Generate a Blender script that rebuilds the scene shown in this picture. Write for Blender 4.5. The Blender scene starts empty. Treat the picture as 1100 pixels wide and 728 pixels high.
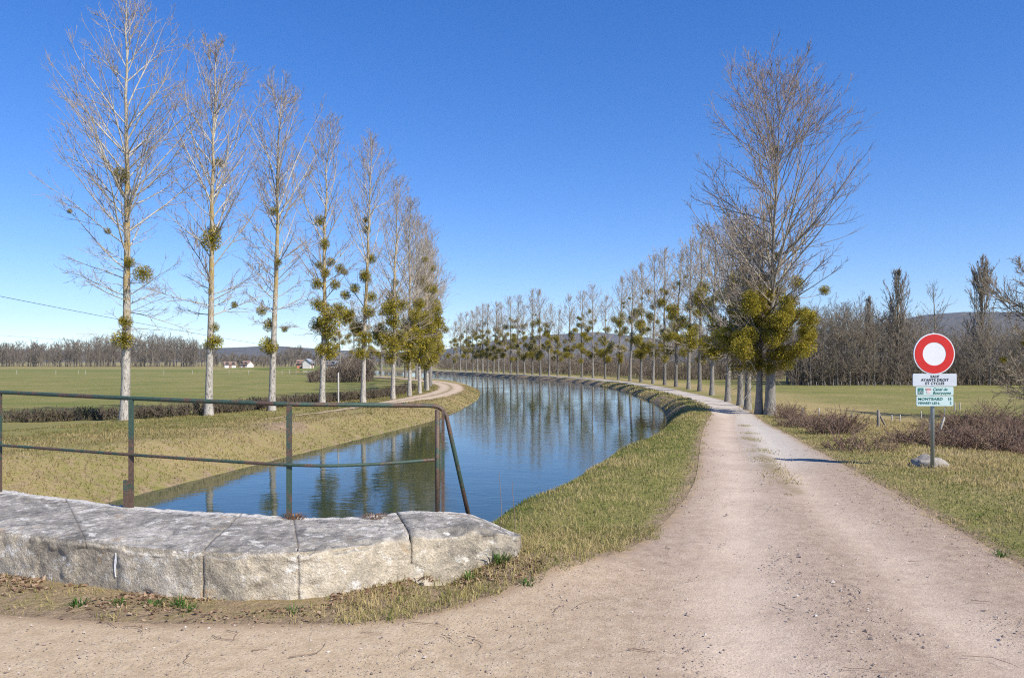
import bpy, math, random
import numpy as np
from mathutils import Vector

random.seed(7)
RNG = np.random.default_rng(11)
C = bpy.context.scene.collection
R_ = math.radians
F = 850.0            # focal length in photo pixels (photo 1100 wide)
EYE = 1.74
HOR = 388.0
ZW = -0.90           # water level

# ------------------------------------------------------------------ noise
def _h(ix, iy, iz, seed):
    ix = ix.astype(np.int64); iy = iy.astype(np.int64); iz = iz.astype(np.int64)
    h = (ix * 374761393 + iy * 668265263 + iz * 2147483647 + seed * 1274126177) & 0xffffffff
    h = ((h ^ (h >> 13)) * 1274126177) & 0xffffffff
    h = ((h ^ (h >> 15)) * 2246822519) & 0xffffffff
    return ((h ^ (h >> 16)) & 0xffffff) / float(0xffffff)

def vn3(x, y, z, seed=0):
    x = np.asarray(x, float); y = np.asarray(y, float); z = np.asarray(z, float)
    x, y, z = np.broadcast_arrays(x, y, z)
    ix, iy, iz = np.floor(x), np.floor(y), np.floor(z)
    fx, fy, fz = x - ix, y - iy, z - iz
    fx = fx * fx * (3 - 2 * fx); fy = fy * fy * (3 - 2 * fy); fz = fz * fz * (3 - 2 * fz)
    r = 0
    for a in (0, 1):
        for b in (0, 1):
            for c in (0, 1):
                w = (fx if a else 1 - fx) * (fy if b else 1 - fy) * (fz if c else 1 - fz)
                r = r + w * _h(ix + a, iy + b, iz + c, seed)
    return r

def fbm(x, y, z=0.0, seed=0, octv=4):
    s = 0; a = 0.5; t = 0
    for k in range(octv):
        s = s + a * vn3(np.asarray(x) * 2 ** k, np.asarray(y) * 2 ** k, np.asarray(z) * 2 ** k, seed + k * 17)
        t += a; a *= 0.5
    return s / t

def sstep(a, b, x):
    t = np.clip((np.asarray(x, float) - a) / (b - a), 0, 1)
    return t * t * (3 - 2 * t)

def smooth_curve(pts, n=24):
    """Catmull-Rom through points -> dense polyline"""
    P = np.array(pts, float); out = []
    for i in range(len(P) - 1):
        p0 = P[max(i - 1, 0)]; p1 = P[i]; p2 = P[i + 1]; p3 = P[min(i + 2, len(P) - 1)]
        for k in range(n):
            t = k / n
            out.append(0.5 * ((2 * p1) + (-p0 + p2) * t + (2 * p0 - 5 * p1 + 4 * p2 - p3) * t * t + (-p0 + 3 * p1 - 3 * p2 + p3) * t ** 3))
    out.append(P[-1])
    return np.array(out)

# ------------------------------------------------------------------ the plan (metres; camera at 0,0 looking along +Y)
Lc = smooth_curve([(-9.6, 4), (-8.6, 9), (-7.35, 15.8), (-6.3, 21.4), (-4.95, 28), (-3.4, 36.2), (-2.65, 46), (-2.4, 57), (-3.0, 72), (-5.4, 90), (-9.8, 105), (-18, 125), (-31, 150), (-50, 180), (-80, 225), (-90, 245)])
Rc = smooth_curve([(-1.3, 4), (-0.95, 8.6), (0.3, 12.5), (2.2, 18.5), (4.2, 24.5), (6.1, 31.5), (7.5, 38.7), (8.5, 46), (9.4, 57.5), (9.8, 73), (9.0, 87.6), (7.2, 102), (4.0, 114.5), (-1.2, 130), (-9, 153), (-20, 187), (-36, 225), (-44, 245)])
def xL(y): return np.interp(y, Lc[:, 1], Lc[:, 0])
def xR(y): return np.interp(y, Rc[:, 1], Rc[:, 0])
STONE_BACK = [(-9.2, 10.25), (-7.2, 9.35), (-5.54, 8.56), (-4.64, 8.09), (-3.6, 7.57), (-2.45, 7.2), (-2.02, 7.05), (-1.45, 7.05), (-1.15, 7.18), (-0.84, 7.27), (-0.5, 7.18), (-0.17, 6.97), (0.08, 6.72)]
STONE_FRONT = [(-9.6, 8.9), (-7.4, 7.85), (-5.4, 6.98), (-4.3, 6.52), (-3.3, 6.12), (-2.35, 5.8), (-1.65, 5.76), (-1.25, 5.93), (-0.9, 6.2), (-0.5, 6.45), (-0.15, 6.56), (0.06, 6.62)]
sb = np.array(STONE_BACK); sf = np.array(STONE_FRONT)
def yF(x): return np.interp(x, sb[:, 0], sb[:, 1]) - 0.40

RL = smooth_curve([(-14, 9.6), (-8, 7.0), (-5.2, 5.95), (-3.6, 5.45), (-2.2, 5.22), (-0.95, 5.28), (-0.35, 5.65), (0.35, 6.4), (1.0, 7.15), (1.75, 8.8), (2.6, 11.3), (3.55, 15), (4.7, 19.6), (6.3, 25.6), (8.0, 32), (9.55, 43), (10.7, 57), (11.2, 73), (10.5, 88), (8.6, 103.5), (5.4, 116.5), (0.2, 132), (-7.6, 155.5), (-18, 190), (-33, 228)])
RR = smooth_curve([(4.3, 6.6), (4.75, 9), (5.45, 12.5), (6.3, 16.6), (7.2, 20.6), (8.2, 25.6), (9.6, 32), (11.4, 43), (12.6, 57), (13.2, 73), (12.5, 88.4), (10.6, 104.6), (7.4, 117.8), (2.1, 133.2), (-5.8, 156.5), (-16, 191), (-31, 229)])
def xRL(y): return np.interp(y, RL[80:, 1], RL[80:, 0])   # road left edge by y, valid for y > 5.3
def xRR(y): return np.interp(y, RR[:, 1], RR[:, 0], left=4.3)

def base_ground(x, y):
    g = -0.30 * sstep(10, 30, y) - 0.20 * sstep(30, 62, y)
    g = g - 0.28 * sstep(2.2, 6.5, x - xRR(np.maximum(y, 6))) * sstep(2, 10, y) * (1 - 0.6 * sstep(30, 60, y))
    g = g - 0.25 * sstep(6, 14, xL(np.clip(y, 4, 245)) - x) * sstep(12, 30, y)
    return g

def sdist(x, y):
    yc = np.clip(y, 4, 245)
    dl = (xL(yc + 1) - xL(yc - 1)) / 2; dr = (xR(yc + 1) - xR(yc - 1)) / 2
    sL = (xL(yc) - x) / np.sqrt(1 + dl * dl)
    sR = (x - xR(yc)) / np.sqrt(1 + dr * dr)
    sF = yF(x) - y
    return sL, sR, sF, y - 238

def zterr(x, y, rough=True):
    x = np.asarray(x, float); y = np.asarray(y, float)
    g = base_ground(x, y)
    sL, sR, sF, sE = sdist(x, y)
    sd = np.maximum(np.maximum(sL, sR), np.maximum(sF, sE))
    wL = np.interp(y, [10, 30, 45, 60, 100], [2.1, 1.8, 1.5, 1.35, 1.35])
    w = np.where(sd == sF, 0.38, np.where(sd == sL, wL, 1.05))
    if rough:
        nb = fbm(x * 0.9, y * 0.9, 0, 5, 3) - 0.5
        w = w * (1 + 0.5 * nb)
    t = np.clip(sd / w, 0, 1)
    prof = 1 - (1 - t) ** 2
    prof = np.where(sd == sL, t * t * (3 - 2 * t) * 0.5 + (1 - (1 - t) ** 1.6) * 0.5, prof)
    z = ZW + (g - ZW) * prof
    z = np.where(sd < 0, ZW - 1.1 * np.clip(-sd / 1.2, 0, 1), z)
    # a slight grass crown on the right-hand verge and the turned-up foot of the parapet
    crown = 0.07 * np.exp(-((sR - 1.5) / 0.7) ** 2) * sstep(8, 10, y) * (1 - sstep(35, 60, y))
    z = z + np.where(sR > 0, crown, 0)
    foot = np.exp(-(((x - 0.15) / 0.7) ** 2 + ((y - 6.75) / 0.55) ** 2)) * 0.12
    z = z + foot
    if rough:
        amp = 0.05 * sstep(0.2, 1.2, sd) * np.clip(np.abs(y) / 12, 0.5, 1.6)
        onroad = (x > xRL(np.maximum(y, 5.4)) - 0.5) & (x < xRR(y) + 0.5) & (y > 5)
        amp = np.where(onroad | (y < 5.6), amp * 0.25, amp)
        z = z + amp * (fbm(x * 0.8, y * 0.8, 0, 3, 4) - 0.5)
    return z

def ground_at(x, y): return float(zterr(np.array([x]), np.array([y]))[0])

def place(px, py, it=8):
    """photo pixel of a foot on the ground -> point in plan"""
    y = 1.9 * F / (py - HOR)
    for _ in range(it):
        x = (px - 550) / F * y
        y = 0.5 * y + 0.5 * (EYE - ground_at(x, y)) * F / (py - HOR)
    x = (px - 550) / F * y
    return x, y, ground_at(x, y)

def on_column(px, off, side='R'):
    """the point of the bank line shifted outward by off that stands in photo column px"""
    c = Rc if side == 'R' else Lc
    T = np.gradient(c, axis=0); T /= np.linalg.norm(T, axis=1)[:, None]
    N = np.stack([T[:, 1], -T[:, 0]], 1) * (1 if side == 'R' else -1)
    q = c + N * off
    m = q[:, 1] > 28
    q = q[m]
    col = 550 + F * q[:, 0] / q[:, 1]
    return q, col

# ------------------------------------------------------------------ mesh helpers
def mk(name, V, Fc, mat=None, parent=None, attrs=None, smooth=False, mats=None, midx=None):
    me = bpy.data.meshes.new(name)
    V = np.asarray(V, np.float32)
    groups = Fc if isinstance(Fc, list) else [Fc]
    groups = [np.asarray(g, np.int32) for g in groups if len(g)]
    nl = sum(g.size for g in groups); nf = sum(len(g) for g in groups)
    me.vertices.add(len(V)); me.loops.add(nl); me.polygons.add(nf)
    me.vertices.foreach_set('co', V.ravel())
    me.loops.foreach_set('vertex_index', np.concatenate([g.ravel() for g in groups]))
    tot = np.concatenate([np.full(len(g), g.shape[1], np.int32) for g in groups])
    st = np.concatenate([[0], np.cumsum(tot)[:-1]]).astype(np.int32)
    me.polygons.foreach_set('loop_start', st)
    me.polygons.foreach_set('loop_total', tot)
    me.polygons.foreach_set('use_smooth', np.full(nf, bool(smooth)))
    if mats:
        for m in mats: me.materials.append(m)
        me.polygons.foreach_set('material_index', np.asarray(midx, np.int32))
    elif mat: me.materials.append(mat)
    me.update(calc_edges=True)
    for k, a in (attrs or {}).items():
        at = me.attributes.new(k, 'FLOAT', 'POINT')
        at.data.foreach_set('value', np.asarray(a, np.float32))
    o = bpy.data.objects.new(name, me); C.objects.link(o)
    if parent: o.parent = parent
    return o

def tag(o, label=None, cat=None, group=None, kind=None):
    if label: o['label'] = label
    if cat: o['category'] = cat
    if group: o['group'] = group
    if kind: o['kind'] = kind
    return o

def empty(name, loc, label=None, cat=None, group=None, rz=0.0):
    o = bpy.data.objects.new(name, None); C.objects.link(o)
    o.empty_display_size = 0.3
    o.location = loc; o.rotation_euler = (0, 0, rz)
    return tag(o, label, cat, group)

def link_copy(src, parent=None):
    c = src.copy(); C.objects.link(c)
    if parent: c.parent = parent
    return c

def copy_tree(root, loc, rz, label, group=None):
    r = link_copy(root); r.location = loc; r.rotation_euler = (0, 0, rz)
    r['label'] = label
    if group: r['group'] = group
    elif 'group' in r.keys(): del r['group']
    for ch in list(root.children):
        c = link_copy(ch, r)
        for g in list(ch.children): link_copy(g, c)
    return r

def tubes(P, Rr, sides):
    """P (N,K,3), Rr (N,K) -> verts, quads"""
    N, K, _ = P.shape
    T = np.empty_like(P)
    T[:, 1:-1] = P[:, 2:] - P[:, :-2]; T[:, 0] = P[:, 1] - P[:, 0]; T[:, -1] = P[:, -1] - P[:, -2]
    T /= np.linalg.norm(T, axis=2, keepdims=True) + 1e-9
    mean = P[:, -1] - P[:, 0]; mean = mean / (np.linalg.norm(mean, axis=1, keepdims=True) + 1e-9)
    ref = np.where(np.abs(mean[:, 2:3]) > 0.85, np.array([[1.0, 0.02, 0]]), np.array([[0.01, 0.02, 1.0]]))
    ref = np.repeat(ref[:, None, :], K, 1)
    A = np.cross(T, ref); A /= np.linalg.norm(A, axis=2, keepdims=True) + 1e-9
    B = np.cross(T, A)
    ang = np.arange(sides) / sides * 2 * np.pi
    V = P[:, :, None, :] + Rr[:, :, None, None] * (A[:, :, None, :] * np.cos(ang)[None, None, :, None] + B[:, :, None, :] * np.sin(ang)[None, None, :, None])
    base = (np.arange(N) * K * sides)[:, None, None]
    k = np.arange(K - 1)[None, :, None]; s = np.arange(sides)[None, None, :]
    s2 = (s + 1) % sides
    q = np.stack([base + k * sides + s, base + k * sides + s2, base + (k + 1) * sides + s2, base + (k + 1) * sides + s], -1)
    return V.reshape(-1, 3), q.reshape(-1, 4)

class Acc:
    def __init__(s): s.V = []; s.Q = {}; s.A = []; s.n = 0
    def add(s, V, Q, a=0.0):
        Q = np.asarray(Q)
        s.Q.setdefault(Q.shape[1], []).append(Q + s.n)
        s.V.append(V); s.A.append(np.full(len(V), a) if np.isscalar(a) else a); s.n += len(V)
    def build(s, name, mat, parent=None, attr='tone', smooth=True):
        return mk(name, np.concatenate(s.V), [np.concatenate(q) for q in s.Q.values()], mat, parent, {attr: np.concatenate(s.A)}, smooth)

def box(x0, x1, y0, y1, z0, z1):
    V = np.array([(x, y, z) for z in (z0, z1) for y in (y0, y1) for x in (x0, x1)], float)
    Q = np.array([(0, 2, 3, 1), (4, 5, 7, 6), (0, 1, 5, 4), (2, 6, 7, 3), (0, 4, 6, 2), (1, 3, 7, 5)])
    return V, Q

def cyl(p0, p1, r0, r1=None, n=16, cap=True):
    P = np.array([[p0, p1]], float); r1 = r0 if r1 is None else r1
    V, Q = tubes(P, np.array([[r0, r1]]), n)
    return V, Q

# ------------------------------------------------------------------ materials
def newmat(name):
    m = bpy.data.materials.new(name); m.use_nodes = True
    nt = m.node_tree; b = nt.nodes['Principled BSDF']
    return m, nt, b

class NT:
    def __init__(s, nt): s.nt = nt; s.n = nt.nodes; s.l = nt.links
    def add(s, t, **k):
        o = s.n.new(t)
        for a, v in k.items(): setattr(o, a, v)
        return o
    def link(s, a, b): s.l.new(a, b)
    def val(s, sock, v):
        if hasattr(v, 'is_output') or isinstance(v, bpy.types.NodeSocket): s.link(v, sock)
        else: sock.default_value = v
    def noise(s, scale, detail=4, rough=0.55, vec=None, dist=0.0, out='Fac'):
        n = s.add('ShaderNodeTexNoise'); n.inputs['Scale'].default_value = scale; n.inputs['Detail'].default_value = detail
        n.inputs['Roughness'].default_value = rough; n.inputs['Distortion'].default_value = dist
        if vec is not None: s.link(vec, n.inputs['Vector'])
        return n.outputs[out]
    def math(s, op, a, b=0.5, c=None, clamp=False):
        n = s.add('ShaderNodeMath', operation=op); n.use_clamp = clamp
        s.val(n.inputs[0], a); s.val(n.inputs[1], b)
        if c is not None: s.val(n.inputs[2], c)
        return n.outputs[0]
    def ramp(s, f, stops, interp='LINEAR'):
        n = s.add('ShaderNodeValToRGB'); e = n.color_ramp.elements; n.color_ramp.interpolation = interp
        while len(e) < len(stops): e.new(0.5)
        for i, (p, c) in enumerate(stops):
            e[i].position = p; e[i].color = (*c, 1) if len(c) == 3 else c
        s.link(f, n.inputs[0]); return n.outputs[0]
    def mix(s, f, a, b, typ='MIX'):
        n = s.add('ShaderNodeMix', data_type='RGBA', blend_type=typ)
        s.val(n.inputs[0], f)
        for i, v in ((6, a), (7, b)):
            if isinstance(v, tuple): n.inputs[i].default_value = (*v, 1) if len(v) == 3 else v
            else: s.link(v, n.inputs[i])
        return n.outputs[2]
    def attr(s, name):
        n = s.add('ShaderNodeAttribute'); n.attribute_name = name; return n.outputs['Fac']
    def mapr(s, v, a, b, c=0.0, d=1.0, smooth=True):
        n = s.add('ShaderNodeMapRange'); n.interpolation_type = 'SMOOTHSTEP' if smooth else 'LINEAR'
        s.link(v, n.inputs[0])
        for i, q in zip((1, 2, 3, 4), (a, b, c, d)): n.inputs[i].default_value = q
        return n.outputs[0]
    def bump(s, h, strength, dist, normal=None):
        n = s.add('ShaderNodeBump'); n.inputs['Strength'].default_value = strength; n.inputs['Distance'].default_value = dist
        s.link(h, n.inputs['Height'])
        if normal is not None: s.link(normal, n.inputs['Normal'])
        return n.outputs[0]
    def pos(s): return s.add('ShaderNodeNewGeometry').outputs['Position']
    def objc(s): return s.add('ShaderNodeTexCoord').outputs['Object']
    def scale(s, v, sc):
        n = s.add('ShaderNodeMapping'); n.inputs['Scale'].default_value = sc; s.link(v, n.inputs['Vector']); return n.outputs[0]

def simple(name, col, rough=0.7, metal=0.0, var=0.15, scale=8.0, bump=0.0, bscale=60):
    m, nt, b = newmat(name); t = NT(nt)
    f = t.noise(scale, 5, 0.6, t.objc())
    lo = tuple(c * (1 - var) for c in col); hi = tuple(min(1, c * (1 + var)) for c in col)
    t.link(t.ramp(f, [(0.3, lo), (0.7, hi)]), b.inputs['Base Color'])
    b.inputs['Roughness'].default_value = rough; b.inputs['Metallic'].default_value = metal
    if bump: t.link(t.bump(t.noise(bscale, 4, 0.6, t.objc()), bump, 0.01), b.inputs['Normal'])
    return m

GREEN = (0.166, 0.184, 0.046); OLIVE = (0.232, 0.212, 0.068); STRAW = (0.355, 0.275, 0.122); SOIL = (0.34, 0.245, 0.155)

def ground_material():
    m, nt, b = newmat('grassy_ground'); t = NT(nt); p = t.pos()
    dry = t.attr('dry'); soil = t.attr('soil')
    a = t.noise(0.45, 6, 0.62, p); c = t.noise(5.0, 5, 0.65, p); d = t.noise(42, 3, 0.6, p)
    f = t.math('ADD', dry, t.math('MULTIPLY', t.math('SUBTRACT', a), 0.55))
    f = t.math('ADD', f, t.math('MULTIPLY', t.math('SUBTRACT', c), 0.75))
    f = t.math('ADD', f, t.math('MULTIPLY', t.math('SUBTRACT', d), 0.55), clamp=True)
    col = t.ramp(f, [(0.05, (0.092, 0.118, 0.026)), (0.3, GREEN), (0.55, OLIVE), (0.95, STRAW)])
    sf = t.math('ADD', soil, t.math('MULTIPLY', t.math('SUBTRACT', c), 0.9))
    sf = t.math('ADD', sf, t.math('MULTIPLY', t.math('SUBTRACT', d), 0.5))
    sf = t.mapr(sf, 0.35, 0.75)
    scol = t.ramp(t.noise(9, 6, 0.7, p), [(0.3, (0.21, 0.15, 0.095)), (0.55, SOIL), (0.8, (0.43, 0.33, 0.22))])
    col = t.mix(sf, col, scol)
    br = t.ramp(t.noise(70, 3, 0.7, p), [(0.3, (0.62,) * 3), (0.7, (1.25,) * 3)])
    col = t.mix(1.0, col, br, 'MULTIPLY')
    t.link(col, b.inputs['Base Color']); b.inputs['Roughness'].default_value = 0.95
    b.inputs['Specular IOR Level'].default_value = 0.15
    h = t.math('ADD', t.noise(14, 6, 0.7, p), t.math('MULTIPLY', t.noise(1.6, 4, 0.6, p), 2.0))
    t.link(t.bump(h, 0.8, 0.07), b.inputs['Normal'])
    return m

def road_material():
    m, nt, b = newmat('stony_dirt'); t = NT(nt); p = t.pos()
    rut = t.attr('rut'); pale = t.attr('pale'); edge = t.attr('edge'); beige = t.attr('beige'); weed = t.attr('weed')
    n1 = t.noise(0.9, 6, 0.62, p); n2 = t.noise(7, 6, 0.68, p); n3 = t.noise(60, 4, 0.7, p)
    pink = t.ramp(n2, [(0.25, (0.25, 0.178, 0.128)), (0.5, (0.37, 0.278, 0.203)), (0.78, (0.475, 0.375, 0.285))])
    bg = t.ramp(n2, [(0.25, (0.37, 0.275, 0.175)), (0.5, (0.47, 0.36, 0.235)), (0.78, (0.56, 0.445, 0.31))])
    col = t.mix(t.math('ADD', beige, t.math('MULTIPLY', t.math('SUBTRACT', n1), 0.8), clamp=True), pink, bg)
    rf = t.math('MULTIPLY', rut, t.mapr(n1, 0.25, 0.7, 0.35, 1.0))
    col = t.mix(t.math('MULTIPLY', rf, 0.8), col, (0.62, 0.50, 0.39))
    pcol = t.ramp(t.noise(45, 3, 0.7, p), [(0.3, (0.38, 0.35, 0.30)), (0.7, (0.66, 0.61, 0.53))])
    col = t.mix(t.math('MULTIPLY', pale, 0.8), col, pcol)
    # pebbles: dark and light specks
    v = t.add('ShaderNodeTexVoronoi'); v.inputs['Scale'].default_value = 48; t.link(p, v.inputs['Vector'])
    sp = t.mapr(v.outputs['Distance'], 0.12, 0.3, 1.0, 0.0)
    keep = t.mapr(t.math('ADD', n1, t.math('MULTIPLY', n2, 0.6)), 0.60, 0.90)
    keep = t.math('MULTIPLY', keep, t.math('SUBTRACT', 1.0, t.math('MULTIPLY', rut, 0.75)))
    pc = t.ramp(t.math('FRACT', t.math('MULTIPLY', v.outputs['Color'], 7.3)), [(0.0, (0.14, 0.10, 0.09)), (0.6, (0.30, 0.24, 0.20)), (1.0, (0.62, 0.56, 0.49))])
    col = t.mix(t.math('MULTIPLY', sp, keep), col, pc)
    col = t.mix(1.0, col, t.ramp(n3, [(0.25, (0.70,) * 3), (0.75, (1.22,) * 3)]), 'MULTIPLY')
    # weedy strips and borders
    wf = t.math('ADD', weed, t.math('MULTIPLY', t.math('SUBTRACT', n2), 1.3))
    wf = t.math('MULTIPLY', t.mapr(t.math('ADD', wf, t.math('MULTIPLY', t.math('SUBTRACT', n3), 0.5)), 0.45, 0.8), 0.6)
    wc = t.ramp(n3, [(0.3, (0.13, 0.105, 0.045)), (0.7, (0.27, 0.205, 0.10))])
    col = t.mix(wf, col, wc)
    ef = t.math('ADD', edge, t.math('MULTIPLY', t.math('SUBTRACT', n2), 1.4))
    ef = t.mapr(ef, 0.5, 0.9)
    ec = t.ramp(n2, [(0.3, (0.21, 0.15, 0.095)), (0.55, SOIL), (0.8, (0.43, 0.33, 0.22))])
    col = t.mix(ef, col, ec)
    t.link(col, b.inputs['Base Color']); b.inputs['Roughness'].default_value = 0.95
    b.inputs['Specular IOR Level'].default_value = 0.12
    h = t.math('ADD', t.math('MULTIPLY', sp, t.math('MULTIPLY', keep, 0.5)), t.math('MULTIPLY', n3, 0.6))
    h = t.math('ADD', h, t.math('MULTIPLY', n2, 1.4))
    t.link(t.bump(h, 0.6, 0.016), b.inputs['Normal'])
    return m

def water_material():
    m, nt, b = newmat('canal_water'); t = NT(nt); p = t.pos()
    b.inputs['Base Color'].default_value = (0.026, 0.046, 0.034, 1)
    b.inputs['Roughness'].default_value = 0.03; b.inputs['IOR'].default_value = 1.333
    q = t.scale(p, (1.0, 1.6, 1.0))
    h = t.math('ADD', t.math('MULTIPLY', t.noise(3.2, 3, 0.5, q, 0.3), 0.6), t.math('MULTIPLY', t.noise(0.7, 2, 0.5, q), 1.0))
    calm = t.mapr(t.noise(0.12, 3, 0.5, p), 0.35, 0.65, 0.45, 1.0)
    t.link(t.bump(t.math('MULTIPLY', h, calm), 0.15, 0.05), b.inputs['Normal'])
    return m

def bark_material(name, lichen=1.0, dark=1.0):
    m, nt, b = newmat(name); t = NT(nt); o = t.objc()
    q = t.scale(o, (1, 1, 0.35))
    n = t.noise(9, 6, 0.65, q); n2 = t.noise(3.2, 5, 0.6, o); n3 = t.noise(30, 3, 0.6, t.scale(o, (1, 1, 0.25)))
    col = t.ramp(n, [(0.25, tuple(c * dark for c in (0.14, 0.12, 0.10))), (0.42, tuple(c * dark for c in (0.33, 0.30, 0.255))), (0.75, tuple(c * dark for c in (0.52, 0.485, 0.43)))])
    col = t.mix(t.mapr(n3, 0.52, 0.66), col, (0.11, 0.095, 0.08))
    sx = t.add('ShaderNodeSeparateXYZ'); t.link(o, sx.inputs[0])
    zl = t.math('MULTIPLY', t.mapr(sx.outputs[2], 3.0, 4.8), t.mapr(sx.outputs[2], 8.0, 12.0, 1.0, 0.35))
    lf = t.math('MULTIPLY', t.mapr(n2, 0.36, 0.60), zl)
    col = t.mix(t.math('MULTIPLY', lf, 0.85 * lichen), col, (0.33, 0.225, 0.055))
    t.link(col, b.inputs['Base Color']); b.inputs['Roughness'].default_value = 0.9
    t.link(t.bump(t.math('ADD', n, n3), 0.6, 0.03), b.inputs['Normal'])
    return m

def crown_material(name, thick, thin, lich=(0.36, 0.27, 0.10)):
    """colour by branch thickness: 'tone' holds the radius in cm"""
    m, nt, b = newmat(name); t = NT(nt); o = t.objc()
    r = t.attr('tone')
    col = t.ramp(t.mapr(r, 0.5, 2.2, smooth=False), [(0.0, thin), (0.35, tuple((a + c) / 2 for a, c in zip(thin, thick))), (1.0, thick)])
    n = t.noise(2.2, 4, 0.6, o)
    col = t.mix(t.math('MULTIPLY', t.mapr(n, 0.45, 0.65), 0.5), col, lich)
    col = t.mix(1.0, col, t.ramp(t.noise(12, 3, 0.6, o), [(0.3, (0.7,) * 3), (0.7, (1.2,) * 3)]), 'MULTIPLY')
    t.link(col, b.inputs['Base Color']); b.inputs['Roughness'].default_value = 0.85
    return m

def leaf_material(name, stops, transl=0.35):
    m, nt, b = newmat(name); t = NT(nt)
    col = t.ramp(t.attr('tone'), stops)
    t.link(col, b.inputs['Base Color']); b.inputs['Roughness'].default_value = 0.7
    b.inputs['Specular IOR Level'].default_value = 0.2
    tr = t.add('ShaderNodeBsdfTranslucent'); t.link(col, tr.inputs['Color'])
    mx = t.add('ShaderNodeMixShader'); mx.inputs[0].default_value = transl
    out = nt.nodes['Material Output']
    t.link(b.outputs[0], mx.inputs[1]); t.link(tr.outputs[0], mx.inputs[2]); t.link(mx.outputs[0], out.inputs['Surface'])
    return m

def stone_material():
    m, nt, b = newmat('weathered_limestone'); t = NT(nt); p = t.pos(); g = t.add('ShaderNodeNewGeometry')
    n1 = t.noise(2.2, 7, 0.68, p); n2 = t.noise(11, 6, 0.7, p); n3 = t.noise(70, 4, 0.7, p)
    sx = t.add('ShaderNodeSeparateXYZ'); t.link(g.outputs['Normal'], sx.inputs[0])
    top = t.mapr(sx.outputs[2], 0.35, 0.8)
    topc = t.ramp(t.math('ADD', t.math('MULTIPLY', n1, 0.5), t.math('MULTIPLY', n2, 0.5)), [(0.38, (0.13, 0.118, 0.10)), (0.47, (0.25, 0.228, 0.195)), (0.55, (0.40, 0.365, 0.31)), (0.65, (0.68, 0.635, 0.56))])
    sidec = t.ramp(t.math('ADD', t.math('MULTIPLY', n1, 0.6), t.math('MULTIPLY', n2, 0.4)), [(0.33, (0.17, 0.15, 0.125)), (0.43, (0.34, 0.295, 0.225)), (0.52, (0.50, 0.43, 0.32)), (0.62, (0.60, 0.535, 0.43)), (0.72, (0.66, 0.62, 0.56))])
    col = t.mix(top, sidec, topc)
    blk = t.noise(4.2, 6, 0.75, p, 0.6)
    col = t.mix(t.math('MULTIPLY', t.mapr(blk, 0.53, 0.65), t.math('MULTIPLY_ADD', top, 0.45, 0.28)), col, (0.10, 0.095, 0.09))
    wh = t.noise(6.5, 6, 0.75, t.scale(p, (1, 1, 1.3)), 0.4)
    col = t.mix(t.math('MULTIPLY', t.mapr(wh, 0.55, 0.64), 0.75), col, (0.74, 0.70, 0.63))
    lich = t.noise(3.0, 6, 0.7, p, 0.3)
    col = t.mix(t.math('MULTIPLY', t.mapr(lich, 0.60, 0.70), 0.55), col, (0.44, 0.25, 0.08))
    ac = t.attr('across'); fine = t.noise(26, 5, 0.75, p, 0.3)
    edge = t.mapr(ac, 0.74, 0.95)           # pale, rain-washed back edge
    ew = t.mapr(t.math('ADD', t.math('MULTIPLY', edge, 0.28), t.math('ADD', t.math('MULTIPLY', n2, 0.5), t.math('MULTIPLY', fine, 0.5))), 0.62, 0.80)
    col = t.mix(t.math('MULTIPLY', t.math('MULTIPLY', ew, top), 0.7), col, (0.72, 0.68, 0.61))
    col = t.mix(t.math('MULTIPLY', t.mapr(fine, 0.60, 0.70), 0.55), col, (0.72, 0.69, 0.63))
    col = t.mix(t.math('MULTIPLY', t.mapr(fine, 0.40, 0.30), 0.55), col, (0.09, 0.08, 0.07))
    jf = t.mapr(t.math('ADD', t.attr('joint'), t.math('MULTIPLY', t.math('SUBTRACT', n2), 2.2)), 0.45, 1.0)
    col = t.mix(t.math('MULTIPLY', jf, 0.55), col, (0.19, 0.15, 0.105))
    col = t.mix(1.0, col, t.ramp(n3, [(0.3, (0.66,) * 3), (0.7, (1.22,) * 3)]), 'MULTIPLY')
    t.link(col, b.inputs['Base Color']); b.inputs['Roughness'].default_value = 0.93
    h = t.math('ADD', t.math('MULTIPLY', n2, 1.5), t.math('MULTIPLY', n3, 0.45))
    t.link(t.bump(h, 0.75, 0.025), b.inputs['Normal'])
    return m

def rust_paint():
    m, nt, b = newmat('rusty_green_paint'); t = NT(nt); o = t.pos()
    n = t.noise(3.0, 6, 0.7, o, 0.4); n2 = t.noise(45, 4, 0.6, o)
    f = t.mapr(t.math('ADD', n, t.math('MULTIPLY', t.math('SUBTRACT', n2), 0.25)), 0.465, 0.55)
    gr = t.ramp(n2, [(0.3, (0.028, 0.055, 0.040)), (0.7, (0.052, 0.092, 0.066))])
    ru = t.ramp(n2, [(0.3, (0.060, 0.038, 0.027)), (0.7, (0.135, 0.085, 0.058))])
    t.link(t.mix(f, gr, ru), b.inputs['Base Color']); b.inputs['Roughness'].default_value = 0.62
    t.link(t.bump(n2, 0.3, 0.003), b.inputs['Normal'])
    return m

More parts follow.
